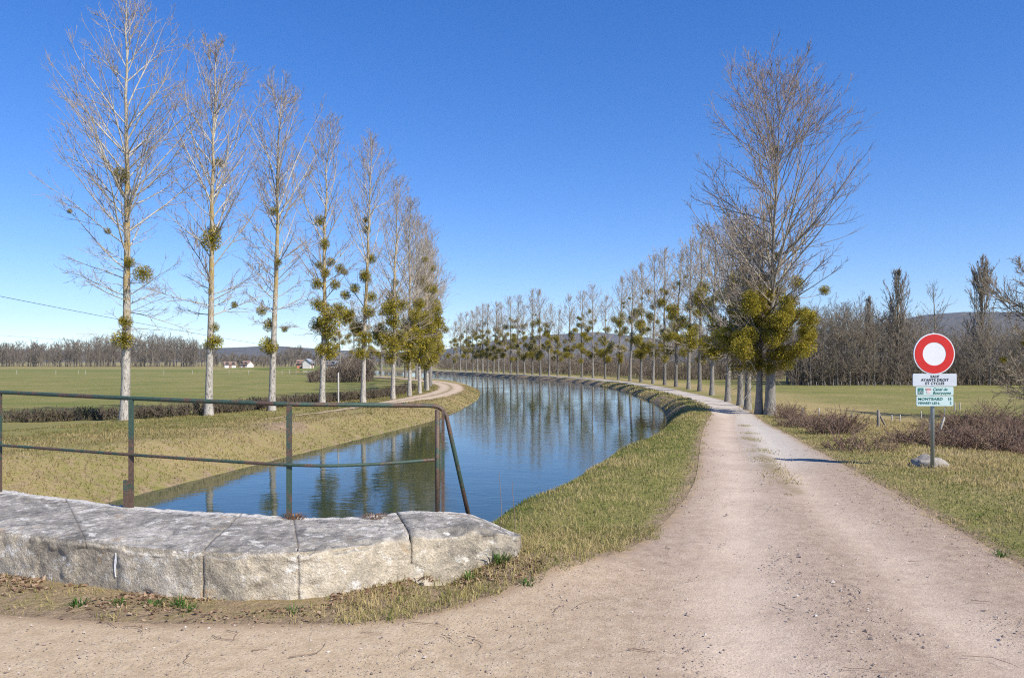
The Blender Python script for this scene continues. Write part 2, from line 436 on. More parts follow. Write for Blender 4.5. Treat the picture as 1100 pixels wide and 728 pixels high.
M = {}
M['ground'] = ground_material(); M['road'] = road_material(); M['water'] = water_material()
M['bark'] = bark_material('poplar_bark'); M['bark2'] = bark_material('grey_bark', 0.25, 0.62); M['bark3'] = bark_material('dark_grey_bark', 0.5, 0.42)
M['crown'] = crown_material('poplar_branches', (0.50, 0.46, 0.39), (0.345, 0.285, 0.245))
M['crown_big'] = crown_material('grey_branches', (0.38, 0.34, 0.28), (0.28, 0.21, 0.175))
M['crown_far'] = crown_material('far_wood_branches', (0.17, 0.145, 0.115), (0.185, 0.150, 0.120), (0.15, 0.14, 0.08))
M['crown_wood'] = crown_material('wood_branches', (0.27, 0.225, 0.175), (0.235, 0.185, 0.140), (0.20, 0.18, 0.09))
M['bramble'] = crown_material('bramble_stems', (0.25, 0.17, 0.12), (0.165, 0.100, 0.072), (0.30, 0.235, 0.14))
M['hedge'] = crown_material('hedge_twigs', (0.16, 0.12, 0.09), (0.115, 0.088, 0.058), (0.13, 0.11, 0.05))
M['mistletoe'] = leaf_material('mistletoe_leaves', [(0.0, (0.17, 0.165, 0.024)), (0.5, (0.35, 0.285, 0.032)), (1.0, (0.56, 0.42, 0.048))], 0.3)
M['grass'] = leaf_material('grass_blades', [(0.0, (0.105, 0.155, 0.028)), (0.35, (0.185, 0.205, 0.045)), (0.6, (0.30, 0.265, 0.090)), (1.0, (0.50, 0.395, 0.19))], 0.3)
M['bank'] = leaf_material('dry_bank_grass', [(0.0, (0.105, 0.125, 0.028)), (0.4, (0.185, 0.168, 0.052)), (0.7, (0.255, 0.200, 0.082)), (1.0, (0.40, 0.31, 0.150))], 0.25)
M['weed'] = leaf_material('green_weed', [(0.0, (0.045, 0.105, 0.018)), (1.0, (0.11, 0.20, 0.035))], 0.3)
M['litter'] = leaf_material('dead_leaves', [(0.0, (0.13, 0.075, 0.045)), (0.6, (0.27, 0.165, 0.10)), (1.0, (0.42, 0.31, 0.21))], 0.15)
M['stone'] = stone_material(); M['rail'] = rust_paint()
M['galv'] = simple('galvanised_steel', (0.30, 0.34, 0.37), 0.42, 0.6, 0.12, 20)
M['white'] = simple('white_sign_enamel', (0.66, 0.67, 0.70), 0.45, 0, 0.03)
M['sheet_white'] = simple('plate_white', (0.52, 0.56, 0.61), 0.5, 0, 0.06, 5)
M['sheet_mint'] = simple('plate_pale_green', (0.47, 0.60, 0.60), 0.5, 0, 0.05, 5)
M['red'] = simple('red_sign_enamel', (0.52, 0.014, 0.010), 0.42, 0, 0.06)
M['black'] = simple('black_lettering', (0.02, 0.02, 0.025), 0.5)
M['green_ink'] = simple('green_lettering', (0.02, 0.16, 0.13), 0.5)
M['pinkish'] = simple('reddish_ink', (0.45, 0.20, 0.19), 0.5)
M['post_wood'] = simple('weathered_post_wood', (0.23, 0.20, 0.165), 0.9, 0, 0.35, 14, 0.5)
M['post_pale'] = simple('pale_post', (0.42, 0.40, 0.36), 0.8, 0, 0.15, 14)
M['wire'] = simple('dark_cable', (0.03, 0.03, 0.032), 0.6)
M['twig'] = simple('dry_twig', (0.20, 0.135, 0.095), 0.9, 0, 0.3)
M['house_white'] = simple('pale_render', (0.66, 0.63, 0.58), 0.9, 0, 0.08)
M['house_red'] = simple('orange_render', (0.55, 0.20, 0.12), 0.9, 0, 0.08)
M['roof_tile'] = simple('dull_roof_tiles', (0.26, 0.17, 0.13), 0.9, 0, 0.2)
M['roof_grey'] = simple('grey_roof', (0.28, 0.30, 0.34), 0.8, 0, 0.1)
M['window'] = simple('dark_window', (0.04, 0.045, 0.05), 0.3)
M['rock'] = simple('grey_boulder_stone', (0.27, 0.24, 0.205), 0.95, 0, 0.5, 9, 1.0, 22)
def pebble_mat():
    m, nt, b = newmat('gravel_pebbles'); t = NT(nt)
    t.link(t.ramp(t.attr('tone'), [(0, (0.15, 0.11, 0.095)), (0.5, (0.33, 0.26, 0.215)), (1, (0.62, 0.56, 0.49))]), b.inputs['Base Color'])
    b.inputs['Roughness'].default_value = 0.9; return m
M['pebble'] = pebble_mat()
def hill_mat():
    m, nt, b = newmat('wooded_hillside'); t = NT(nt); p = t.pos()
    n = t.noise(0.012, 6, 0.65, p); n2 = t.noise(0.08, 4, 0.7, p)
    col = t.ramp(t.math('ADD', t.math('MULTIPLY', n, 0.6), t.math('MULTIPLY', n2, 0.4)), [(0.35, (0.05, 0.045, 0.035)), (0.55, (0.10, 0.085, 0.065)), (0.7, (0.13, 0.12, 0.06))])
    t.link(col, b.inputs['Base Color']); b.inputs['Roughness'].default_value = 1.0
    t.link(t.bump(n2, 1.0, 8.0), b.inputs['Normal']); return m
M['hill'] = hill_mat()

# ------------------------------------------------------------------ terrain
def axis(stops):
    out = [stops[0][0]]
    for (a, d0), (b, d1) in zip(stops[:-1], stops[1:]):
        x = a
        while x < b - 1e-6:
            f = (x - a) / (b - a)
            x += d0 * (d1 / d0) ** f
            out.append(min(x, b))
    return np.unique(np.round(out, 4))
gx = axis([(-5200, 900), (-600, 120), (-120, 6), (-42, 0.8), (-16, 0.2), (16, 0.2), (40, 0.7), (120, 6), (600, 120), (5200, 900)])
gy = axis([(-400, 60), (-40, 4), (-6, 0.3), (4, 0.15), (30, 0.16), (60, 0.35), (120, 0.6), (250, 3), (700, 80), (5200, 700)])
X, Y = np.meshgrid(gx, gy)
x = X.ravel(); y = Y.ravel()
z = zterr(x, y)
def dist_poly(px, py, poly):
    d = np.full(len(px), 1e9)
    P = poly
    for i in range(0, len(px), 20000):
        s = slice(i, i + 20000)
        d[s] = np.sqrt(((px[s, None] - P[None, :, 0]) ** 2 + (py[s, None] - P[None, :, 1]) ** 2).min(1))
    return d
nearm = (np.abs(x) < 30) & (y > -8) & (y < 160)
dRL = np.full(len(x), 50.0); dRR = np.full(len(x), 50.0)
dRL[nearm] = dist_poly(x[nearm], y[nearm], RL); dRR[nearm] = dist_poly(x[nearm], y[nearm], RR)
def inside_road(px, py):
    yleft = np.interp(px, RL[:120, 0], RL[:120, 1])         # front stretch: the edge as y of x
    front = (py < 7.0) & (py < yleft) & (px < 1.0)
    lane = (px >= xRL(np.maximum(py, 5.4))) & (px <= xRR(py)) & (py >= 5.25)
    near = (py < 7.2) & (px >= 0.2) & (px <= xRR(py) + np.maximum(0, 6.6 - py) * 0.55) & (py < np.interp(px, RL[:220, 0], RL[:220, 1]))
    return front | (lane & (py < 235)) | near | ((py < 5.2) & (px < 4.3 + np.maximum(0, 6.6 - py) * 0.55))
ins = inside_road(x, y)
z = z - np.where(ins, 0.06 * sstep(0.18, 0.7, np.minimum(dRL, dRR)), 0)
sL, sR, sF, sE = sdist(x, y)
def dryness(x, y):
    sL, sR, sF, sE = sdist(x, y)
    d = np.full(len(x), 0.30)
    lo = fbm(x * 0.25, y * 0.25, 0, 41, 3) - 0.5
    # left bank slope: dry straw grass, greener on top and in the field
    left = (sL > -0.5) & (y > 10)
    d = np.where(left, np.interp(sL, [0, 0.8, 3.0, 6.5, 8.5, 60], [0.72, 0.80, 0.74, 0.58, 0.50, 0.50]), d)
    d = np.where(left & (y > 190) & (sL > 10), 0.30 + 0.45 * sstep(190, 300, y), d)
    right = sR > -0.5
    rd = x - xRR(np.maximum(y, 6.6))
    verge = np.interp(sR, [0, 0.5, 1.2, 2.5], [0.32, 0.48, 0.60, 0.62])
    d = np.where(right & (rd < -0.2), verge, d)
    d = np.where(right & (rd > -0.2) & (y > 3), np.interp(rd, [0, 0.6, 1.6, 3.2, 5.5, 8.5, 60], [0.74, 0.64, 0.80, 0.95, 0.85, 0.54, 0.56]), d)
    return np.clip(d + 0.5 * lo, 0, 1)
dry = dryness(x, y)
dry = np.maximum(dry, 0.85 * (np.hypot(x - np.clip(x, -12, 0.6), (y - 6.2) / 1.4) < 1.0) * (x < 1.2))
soil = 0.95 * np.exp(-np.minimum(dRL, dRR) / 0.28)
lit = np.interp(y - np.interp(x, sf[:, 0], sf[:, 1]), [-0.9, -0.5, -0.05, 0.2, 0.5], [0.4, 0.62, 0.60, 0.6, 0]) * (x < 0.5) * (x > -14)
lit2 = 0.75 * np.exp(-(((x - 0.1) / 0.6) ** 2 + ((y - 6.5) / 0.5) ** 2))
soil = np.maximum(soil, np.maximum(lit, lit2))
wornL = 0.55 * np.exp(-((sL - 2.7) / 0.5) ** 2) * sstep(20, 24, y) * (1 - sstep(38, 44, y))
eros = 0.72 * (1 - sstep(0.7, 1.3, sR)) * sstep(25, 33, y) * (sR > -0.5)
soil = np.maximum(np.maximum(soil, wornL), eros); soil = np.maximum(soil, 0.8 * np.exp(-np.abs(sL - 0.08) / 0.12)); soil = np.maximum(soil, 0.46 * (1 - sstep(1.8, 3.2, sL)) * (sL > 0) * (y > 10)); soil = np.maximum(soil, 0.85 * np.exp(-(((x + 7.3) / 1.2) ** 2 + ((y - 25.2) / 2.0) ** 2)))
rdx = x - xRR(np.maximum(y, 6.6)); soil = np.maximum(soil, 0.52 * sstep(0.8, 2.0, rdx) * (1 - sstep(5.0, 8.0, rdx)) * (y > 4) * (y < 32) * sstep(0.42, 0.6, fbm(x * 0.7, y * 0.7, 0, 88, 3)))
nx, ny = len(gx), len(gy)
ii, jj = np.meshgrid(np.arange(nx - 1), np.arange(ny - 1))
q0 = (jj * nx + ii).ravel()
gq = np.stack([q0, q0 + 1, q0 + nx + 1, q0 + nx], 1)
tag(mk('ground', np.stack([x, y, z], 1), gq, M['ground'], None, {'dry': dry, 'soil': soil}, True), kind='structure', label='grassy ground, banks and meadows around the canal')

# water sheet between the banks
ws = np.unique(np.concatenate([np.arange(5.5, 60, 1.0), np.arange(60, 239, 3.0)]))
wv = []; wq = []
for i, yy in enumerate(ws):
    a = xL(yy) - 1.2; b_ = xR(yy) + 0.9
    for k in range(9): wv.append((a + (b_ - a) * k / 8, yy, ZW))
wv = np.array(wv)
for i in range(len(ws) - 1):
    for k in range(8): wq.append((i * 9 + k, i * 9 + k + 1, i * 9 + 10 + k, i * 9 + 9 + k))
tag(mk('water', wv, np.array(wq), M['water']), kind='structure', label='still blue canal water curving away to the left')

# ------------------------------------------------------------------ roads
def strip(name, A, B, nt_, ns, mat, attrs_fn, lift=0.004, label=None, ztrim=None):
    def resamp(P, n):
        d = np.concatenate([[0], np.cumsum(np.linalg.norm(np.diff(P, axis=0), axis=1))])
        return d
    V = []; 
    s = np.linspace(0, 1, ns)
    P = A[:, None, :] * (1 - s)[None, :, None] + B[:, None, :] * s[None, :, None]
    px = P[:, :, 0].ravel(); py = P[:, :, 1].ravel()
    n = len(A)
    at, dz = attrs_fn(px, py, np.tile(s, n), P)
    pz = zterr(px, py) + lift + dz
    i, j = np.meshgrid(np.arange(ns - 1), np.arange(n - 1))
    q = (j * ns + i).ravel()
    Q = np.stack([q, q + 1, q + ns + 1, q + ns], 1)
    o = mk(name, np.stack([px, py, pz], 1), Q, mat, None, at, True)
    return tag(o, label, None, None, 'structure')

# main lane: left edge and right edge paired by a common parameter
def arc(P):
    return np.concatenate([[0], np.cumsum(np.linalg.norm(np.diff(P, axis=0), axis=1))])
far_t = np.concatenate([np.arange(6.6, 20, 0.12), np.arange(20, 60, 0.3), np.arange(60, 228, 1.0)])
# right-hand edge partner (shifted along the bend for the far part)
RLf = np.stack([np.interp(far_t, RL[:, 1], RL[:, 0]), far_t], 1) if False else None
kL = np.searchsorted(RL[:, 1][190:], 7.15) + 190
RL_lane = RL[200:]                                       # from about (0.35..1.0, 7) onwards
def dense(P, step0=0.14, grow=0.012):
    d = arc(P); t = [0.0]
    while t[-1] < d[-1]: t.append(t[-1] + step0 + grow * t[-1])
    t = np.clip(np.array(t), 0, d[-1])
    return np.stack([np.interp(t, d, P[:, 0]), np.interp(t, d, P[:, 1])], 1)
front_edge = RL[:200]; front = dense(front_edge, 0.07, 0.0)
lane = dense(RL_lane, 0.10, 0.008)
def partner(P):
    out = []
    for (a, b_) in P:
        d = np.hypot(RR[:, 0] - a, RR[:, 1] - b_)
        # nearest point of the right edge, kept moving forward
        out.append(RR[np.argmin(d)])
    return np.array(out)
RRd = RR
tl = np.linspace(0, 1, len(lane))
laneR = []
dR = arc(RR); dLn = arc(RL_lane)
dl_ = arc(lane)
for k, (a, b_) in enumerate(lane):
    f = dl_[k] / dl_[-1]
    laneR.append((np.interp(f * dR[-1], dR, RR[:, 0]), np.interp(f * dR[-1], dR, RR[:, 1])))
laneR = np.array(laneR)
nF = len(front); u = np.linspace(0, 1, nF)
BK = smooth_curve([(-16, -1.5), (-10, -4), (-4, -5.5), (2, -5), (6.6, -1.0), (6.4, 2.6), (5.2, 4.9), (4.3, 6.6)], 30)
dB = arc(BK)
frontR = np.stack([np.interp(u * dB[-1], dB, BK[:, 0]), np.interp(u * dB[-1], dB, BK[:, 1])], 1)
RA = np.concatenate([front[:-1], lane]); RB = np.concatenate([frontR[:-1], laneR])
RUT1 = smooth_curve([(1.2, 2.0), (1.45, 4.7), (2.05, 7.0), (2.75, 9.5), (3.75, 13.2), (5.0, 18.2), (6.6, 24), (8.5, 32), (10.1, 43), (11.2, 57)])
RUT2 = smooth_curve([(2.7, 3.0), (3.0, 5.2), (3.4, 7.0), (3.85, 9.7), (4.6, 13), (5.4, 16), (6.6, 20.5), (7.5, 24.5), (9.2, 32), (10.9, 43), (12, 57)])
MID = smooth_curve([(3.75, 10.2), (4.15, 12.5), (4.75, 15), (5.6, 18.5), (6.6, 22), (7.2, 24.5)])
def road_attrs(px, py, s, P):
    d1 = dist_poly(px, py, RUT1); d2 = dist_poly(px, py, RUT2); dm = dist_poly(px, py, MID)
    de = np.minimum(dist_poly(px, py, RL), dist_poly(px, py, RR))
    rut = np.maximum(np.exp(-(d1 / 0.42) ** 2), 0.75 * np.exp(-(d2 / 0.33) ** 2))
    pale = np.exp(-(d2 / 0.62) ** 2) * sstep(11.5, 16, py) * (px > xRL(np.maximum(py, 5.4)) + 0.9)
    pale = np.maximum(pale, 0.8 * sstep(26, 33, py))
    edge = np.exp(-de / 0.22) * (py < 60)
    beige = 0.15 + 0.85 * sstep(1.6, -1.2, px) * sstep(9, 5, py) if False else np.clip(1 - sstep(-0.8, 2.2, px), 0, 1) * (1 - sstep(5.5, 8, py))
    weed = (0.1 + 0.95 * fbm(px * 1.6, py * 1.1, 0, 71, 3)) * np.exp(-(dm / (0.12 + 0.22 * fbm(px * 2, py * 2, 0, 72, 2))) ** 2)
    dz = -0.025 * np.exp(-(d1 / 0.35) ** 2) - 0.02 * np.exp(-(d2 / 0.3) ** 2) + 0.015 * np.exp(-(dm / 0.3) ** 2)
    dz = dz * (1 - np.exp(-de / 0.3)) + 0.012 * (fbm(px * 2.2, py * 2.2, 0, 77, 3) - 0.5)
    return {'rut': rut, 'pale': pale, 'edge': edge, 'beige': beige, 'weed': weed}, dz
strip('dirt_road', RA, RB, None, 64, M['road'], road_attrs, 0.008, 'pinkish dirt towpath running beside the canal')

# gravel track on the left bank, curling round the tip
pc = smooth_curve([(-8.6, 27.5), (-7.3, 33), (-6.0, 40), (-5.1, 48), (-4.75, 57), (-5.15, 67), (-6.6, 78), (-9.6, 90), (-14.2, 103), (-22.5, 121), (-36, 147)])
T = np.gradient(pc, axis=0); T /= np.linalg.norm(T, axis=1)[:, None]; N = np.stack([-T[:, 1], T[:, 0]], 1)
wid = np.interp(pc[:, 1], [27, 34, 40, 46, 200], [0.04, 0.30, 0.75, 1.15, 1.25])[:, None]
def path_attrs(px, py, s, P):
    rut = np.maximum(np.exp(-((s - 0.25) / 0.14) ** 2), np.exp(-((s - 0.75) / 0.14) ** 2))
    weed = 0.9 * np.exp(-((s - 0.5) / 0.1) ** 2)
    edge = np.exp(-np.minimum(s, 1 - s) / 0.1)
    fade = 1 - sstep(32, 42, py)
    return {'rut': rut * 0.8, 'pale': 0 * s, 'edge': edge * 0.9, 'beige': np.full(len(s), 0.75), 'weed': np.maximum(weed, fade * 0.72)}, 0.02 * np.sin(np.pi * s)
strip('gravel_path', pc + N * wid, pc - N * wid, None, 20, M['road'], path_attrs, 0.02, 'pale two-rut gravel path round the left bank')

# ------------------------------------------------------------------ hills
def hill(name, prof, dist, depth, label):
    """prof: (photo column, pixels above the horizon); a real ridge 'dist' metres away"""
    cols = np.arange(prof[0][0], prof[-1][0] + 1, 5.0)
    hh = np.interp(cols, [p[0] for p in prof], [p[1] for p in prof])
    hh = hh + 1.6 * (fbm(cols * 0.03, 0 * cols, 0, 9, 4) - 0.5)
    n = 14; V = []
    for k in range(n):
        f = k / (n - 1)
        yy = dist + depth * (f - 0.5)
        pr = np.sin(np.pi * f) ** 0.8
        xx = (cols - 550) / F * dist * (0.93 + 0.14 * f)
        zz = -3 + (hh / F * dist + 4) * pr * (1 + 0.10 * (fbm(xx * 0.01, xx * 0 + yy * 0.01, 0, 31, 3) - 0.5) * (1 - pr))
        V.append(np.stack([xx, np.full_like(xx, yy), zz], 1))
    V = np.concatenate(V); m_ = len(cols)
    i, j = np.meshgrid(np.arange(m_ - 1), np.arange(n - 1)); q = (j * m_ + i).ravel()
    return tag(mk(name, V, np.stack([q, q + 1, q + m_ + 1, q + m_], 1), M['hill'], None, None, True), label, None, None, 'structure')
hill('hills', [(640, 2), (700, 12), (760, 20), (840, 26), (900, 31), (950, 42), (990, 50), (1030, 53), (1100, 52), (1250, 56), (1500, 40), (1900, 20), (2200, 2)], 2300, 900, 'blue wooded ridge beyond the right-hand field')
hill('hills', [(400, 2), (470, 12), (530, 22), (590, 29), (640, 31), (690, 26), (750, 18), (840, 2)], 3000, 800, 'faint blue hill seen between the far poplars')
hill('hills', [(-700, 2), (-300, 18), (-40, 14), (60, 12), (160, 10), (240, 15), (290, 17), (360, 13), (440, 9), (520, 2)], 2700, 700, 'low bluish hill on the left horizon')

# ------------------------------------------------------------------ trees
def nrm(v): return v / (np.linalg.norm(v, axis=-1, keepdims=True) + 1e-9)

def grow(rng, P0, D, Ln, r0, r1, K, up, jit):
    """vectorised curved shoots: (N,3) start, (N,3) direction -> (N,K,3),(N,K)"""
    N = len(P0); P = np.empty((N, K, 3)); P[:, 0] = P0; d = nrm(D)
    for k in range(1, K):
        d = nrm(d + np.array([0, 0, 1.0]) * (np.asarray(up)[:, None] if not np.isscalar(up) else up) / (K - 1) + rng.normal(0, jit, (N, 3)))
        P[:, k] = P[:, k - 1] + d * (Ln / (K - 1))[:, None]
    f = np.linspace(0, 1, K)[None, :]
    Rr = np.asarray(r0)[:, None] * (1 - f) + np.asarray(r1)[:, None] * f
    return P, Rr

def kids(rng, P, Rr, per, t0, t1, lenf, ang, rfac, rmin, K, up, jit, lmin=0.12, lenrand=0.45):
    """children shoots along each parent shoot"""
    N, Kp, _ = P.shape
    plen = np.linalg.norm(np.diff(P, axis=1), axis=2).sum(1)
    idx = np.repeat(np.arange(N), per)
    if not np.isscalar(per): per_n = len(idx)
    t = rng.uniform(t0, t1, len(idx))
    fk = t * (Kp - 1); k0 = np.minimum(fk.astype(int), Kp - 2); fr = (fk - k0)[:, None]
    S = P[idx, k0] * (1 - fr) + P[idx, k0 + 1] * fr
    d = nrm(P[idx, k0 + 1] - P[idx, k0])
    rnd = rng.normal(0, 1, (len(idx), 3)); side = nrm(rnd - d * (rnd * d).sum(1, keepdims=True))
    a = rng.normal(ang, 0.16, len(idx))[:, None]
    D = d * np.cos(a) + side * np.sin(a)
    L = plen[idx] * lenf * (1 - 0.55 * t) * rng.uniform(1 - lenrand, 1 + lenrand, len(idx))
    L = np.maximum(L, lmin)
    rp = (Rr[idx, k0] * (1 - fr[:, 0]) + Rr[idx, k0 + 1] * fr[:, 0])
    r0 = np.maximum(rp * rfac, rmin * 1.3); r1 = np.full(len(idx), rmin)
    return grow(rng, S, D, L, r0, r1, K, up, jit)

def trunk_line(rng, H, r, lean=0.02, K=22, top=0.985):
    z_ = np.linspace(0, H * top, K)
    wob = np.cumsum(rng.normal(0, 0.035, (K, 2)), 0) * np.linspace(0, 1, K)[:, None]
    P = np.stack([wob[:, 0] + lean * z_, wob[:, 1], z_], 1)
    f = z_ / H
    rad = r * (0.86 * (1 - f) ** 1.0 + 0.03) + r * 0.35 * np.exp(-z_ / 0.28) + 0.004
    P[0, 2] = -0.15
    return P, rad

def env_len(f, el, zc, S, Rr):
    """length of a shoot from height f (all in units of the tree) to an egg-shaped outline"""
    c, q = np.cos(el), np.sin(el); dz = f - zc
    A = (c / Rr) ** 2 + (q / S) ** 2; B = 2 * dz * q / S ** 2; Cc = (dz / S) ** 2 - 1
    return (-B + np.sqrt(np.maximum(B * B - 4 * A * Cc, 1e-6))) / (2 * A)

def poplar(seed, H, r, kind='slim', fine=1.0, rmin=0.0042, env=0.15):
    """returns trunk mesh, crown mesh (both about the foot of the tree)"""
    rng = np.random.default_rng(seed)
    TP, TR = trunk_line(rng, H * 0.94, r) if kind == 'broad' else trunk_line(rng, H, r)
    if kind == 'broad': TR = TR * np.interp(np.linspace(0, 1, len(TR)), [0, 0.25, 0.35, 0.6, 1], [1, 0.95, 0.55, 0.45, 0.4])
    tV, tQ = tubes(TP[None], TR[None], 12)
    K0 = len(TP)
    acc = Acc()
    if kind == 'slim':
        n = int(64 * fine ** 0.5); f = np.sort(0.24 + 0.70 * rng.uniform(0, 1, n))
        el = np.interp(f, [0.24, 0.36, 0.5, 0.8, 0.95], [0.05, 0.55, 0.80, 0.98, 1.15]) + rng.normal(0, 0.16, n)
        up = np.interp(f, [0.22, 0.34, 0.5, 1.0], [-0.1, 0.40, 0.45, 0.3])
        zc = 0.62; L = H * np.clip(env_len(f, el + 0.16, zc, 0.385, env), 0.03, 0.40) * rng.uniform(0.62, 1.06, n)
        low = f < 0.33; L = np.where(low, H * rng.uniform(0.06, 0.20, n), L)
        ns = (9, 4, 3)
    elif kind == 'broad':
        n = int(78 * fine ** 0.5); f = np.sort(0.27 + 0.58 * rng.uniform(0, 1, n) ** 1.25)
        el = np.interp(f, [0.27, 0.34, 0.55, 0.9], [0.30, 0.72, 0.92, 1.05]) + rng.normal(0, 0.20, n)
        up = np.interp(f, [0.26, 0.34, 1.0], [0.0, 0.38, 0.3])
        L = H * np.clip(env_len(f, el + 0.14, 0.635, 0.365, env), 0.03, 0.55) * rng.uniform(0.66, 1.05, n)
        low = f < 0.31; L = np.where(low, H * rng.uniform(0.10, 0.24, n), L)
        ns = (10, 5, 4)
    elif kind == 'column':                      # Lombardy poplar
        n = int(95 * fine ** 0.5); f = np.sort(0.05 + 0.92 * rng.uniform(0, 1, n))
        L = H * np.interp(f, [0.05, 0.3, 0.6, 0.8, 0.92, 1.0], [0.26, 0.34, 0.31, 0.17, 0.075, 0.02]) * rng.uniform(0.7, 1.1, n)
        el = np.full(n, 1.20) + rng.normal(0, 0.09, n); up = np.full(n, 0.6); ns = (9, 5, 3)
    else:                                       # woodland tree
        n = int(44 * fine ** 0.5); f = np.sort(0.10 + 0.80 * rng.uniform(0, 1, n))
        L = H * np.interp(f, [0.1, 0.3, 0.6, 1.0], [0.36, 0.46, 0.42, 0.22]) * rng.uniform(0.6, 1.15, n)
        el = np.interp(f, [0.1, 0.5, 1.0], [0.35, 0.6, 1.0]) + rng.normal(0, 0.24, n); up = np.full(n, 0.45); ns = (11, 6, 3)
    az = np.arange(n) * 2.39996 + rng.normal(0, 0.5, n)
    fk = f / (0.985 * (0.94 if kind == 'broad' else 1)) * (K0 - 1); k0 = np.clip(fk.astype(int), 0, K0 - 2); fr = np.clip(fk - k0, 0, 1)[:, None]
    S = TP[k0] * (1 - fr) + TP[k0 + 1] * fr
    D = np.stack([np.cos(az) * np.cos(el), np.sin(az) * np.cos(el), np.sin(el)], 1)
    rt = TR[k0] * (1 - fr[:, 0]) + TR[k0 + 1] * fr[:, 0]
    rp = np.minimum(np.minimum(rt * 0.5, 0.0062 * L + 0.0055), 0.034)
    if kind == 'broad': rp = np.minimum(rt * 0.6, 0.0085 * L + 0.008)
    P1, R1 = grow(rng, S, D, L, rp, np.full(n, rmin * 1.2), 9, up, 0.055)
    for (P, Rr, sd_) in ((P1, R1, 5),):
        V, Q = tubes(P, Rr, sd_); acc.add(V, Q, np.repeat((Rr * 100).ravel(), sd_))
    n2 = max(2, int(ns[0] * fine)); P2, R2 = kids(rng, P1, R1, n2, 0.16, 0.97, 0.40, 0.62 if kind != 'column' else 0.34, 0.55, rmin, 5, 0.35, 0.07, 0.25)
    V, Q = tubes(P2, R2, 4 if fine > 0.7 else 3); acc.add(V, Q, np.repeat((R2 * 100).ravel(), 4 if fine > 0.7 else 3))
    n3 = max(1, int(ns[1] * fine)); P3, R3 = kids(rng, P2, R2, n3, 0.15, 0.98, 0.42, 0.65 if kind != 'column' else 0.38, 0.6, rmin, 4, 0.25, 0.08, 0.18)
    V, Q = tubes(P3, R3, 3); acc.add(V, Q, np.repeat((R3 * 100).ravel(), 3))
    # twigs straight off the main branches and the top of the trunk
    P4, R4 = kids(rng, P1, R1, max(2, int(ns[2] * 3 * fine)), 0.1, 0.98, 0.16, 0.8 if kind != 'column' else 0.4, 0.4, rmin, 3, 0.2, 0.08, 0.15)
    V, Q = tubes(P4, R4, 3); acc.add(V, Q, np.repeat((R4 * 100).ravel(), 3))
    if kind == 'slim' and seed % 2 == 0 or kind == 'broad':   # fine epicormic shoots low on the trunk
        m_ = 26; ff = rng.uniform(0.17, 0.36, m_); a2 = rng.uniform(0, 6.28, m_)
        S = np.stack([0 * ff, 0 * ff, ff * H], 1) + TP[np.clip((ff * (K0 - 1)).astype(int), 0, K0 - 1)] * np.array([1, 1, 0])
        D = np.stack([np.cos(a2), np.sin(a2), rng.normal(0.0, 0.35, m_)], 1)
        P5, R5 = grow(rng, S, D, rng.uniform(0.6, 2.0, m_), np.full(m_, 0.014), np.full(m_, rmin), 6, -0.2, 0.12)
        V, Q = tubes(P5, R5, 3); acc.add(V, Q, np.repeat((R5 * 100).ravel(), 3))
        P6, R6 = kids(rng, P5, R5, 5, 0.2, 1.0, 0.4, 0.7, 0.6, rmin, 3, 0.0, 0.1, 0.12)
        V, Q = tubes(P6, R6, 3); acc.add(V, Q, np.repeat((R6 * 100).ravel(), 3))
    acc.pts = np.concatenate([P1[:, 1:].reshape(-1, 3), P2[:, :3].reshape(-1, 3), TP[3:]])
    return (tV, tQ), acc

def mistletoe_mesh(seed, n=680):
    """a ball of radius 1: forked green stems with paired leaves"""
    rng = np.random.default_rng(seed)
    d = nrm(rng.normal(0, 1, (n, 3)))
    lump = 0.88 + 0.20 * (vn3(d[:, 0] * 1.7 + 9, d[:, 1] * 1.7 + 3, d[:, 2] * 1.7, seed) - 0.2)
    rad = (0.25 + 0.75 * rng.uniform(0, 1, n) ** 0.5) * lump
    c = d * rad[:, None]
    a = nrm(d + rng.normal(0, 0.55, (n, 3))); s = nrm(np.cross(a, rng.normal(0, 1, (n, 3))))
    ln = rng.uniform(0.13, 0.22, n)[:, None]; wd = rng.uniform(0.030, 0.055, n)[:, None]
    V = np.stack([c - a * ln * 0.5, c + s * wd, c + a * ln * 0.5, c - s * wd], 1).reshape(-1, 3)
    Q = np.arange(n * 4).reshape(-1, 4)
    acc = Acc(); acc.add(V, Q, np.repeat(np.clip(rng.normal(0.5, 0.24, n), 0, 1), 4))
    m_ = 110
    D = nrm(rng.normal(0, 1, (m_, 3))); P, Rr = grow(rng, np.zeros((m_, 3)), D, np.full(m_, 0.95), np.full(m_, 0.022), np.full(m_, 0.010), 4, 0.0, 0.12)
    V, Q = tubes(P, Rr, 3); acc.add(V, Q, 0.15)
    o = acc.build('mistletoe', M['mistletoe'], None, smooth=False)
    me = o.data; bpy.data.objects.remove(o); return me
MIST = [mistletoe_mesh(100 + i) for i in range(5)]
PTS = {}
def add_mistletoe(root, p, r, i=None):
    if root.name in PTS:
        q = PTS[root.name]; p = np.asarray(p, float); d = np.linalg.norm((q - p) * np.array([1, 0.35, 1]), axis=1); k = int(np.argmin(d))
        off_ = p - q[k]; m = np.linalg.norm(off_); lim = 0.55 * r
        p = tuple(q[k] + off_ * min(1.0, lim / (m + 1e-6)))
    o = bpy.data.objects.new('mistletoe', random.choice(MIST)); C.objects.link(o)
    o.parent = root; o.location = p; o.scale = (r, r, r * random.uniform(0.88, 1.05)); o.rotation_euler = (random.uniform(-.4, .4), random.uniform(-.4, .4), random.uniform(0, 6.28))
    return o

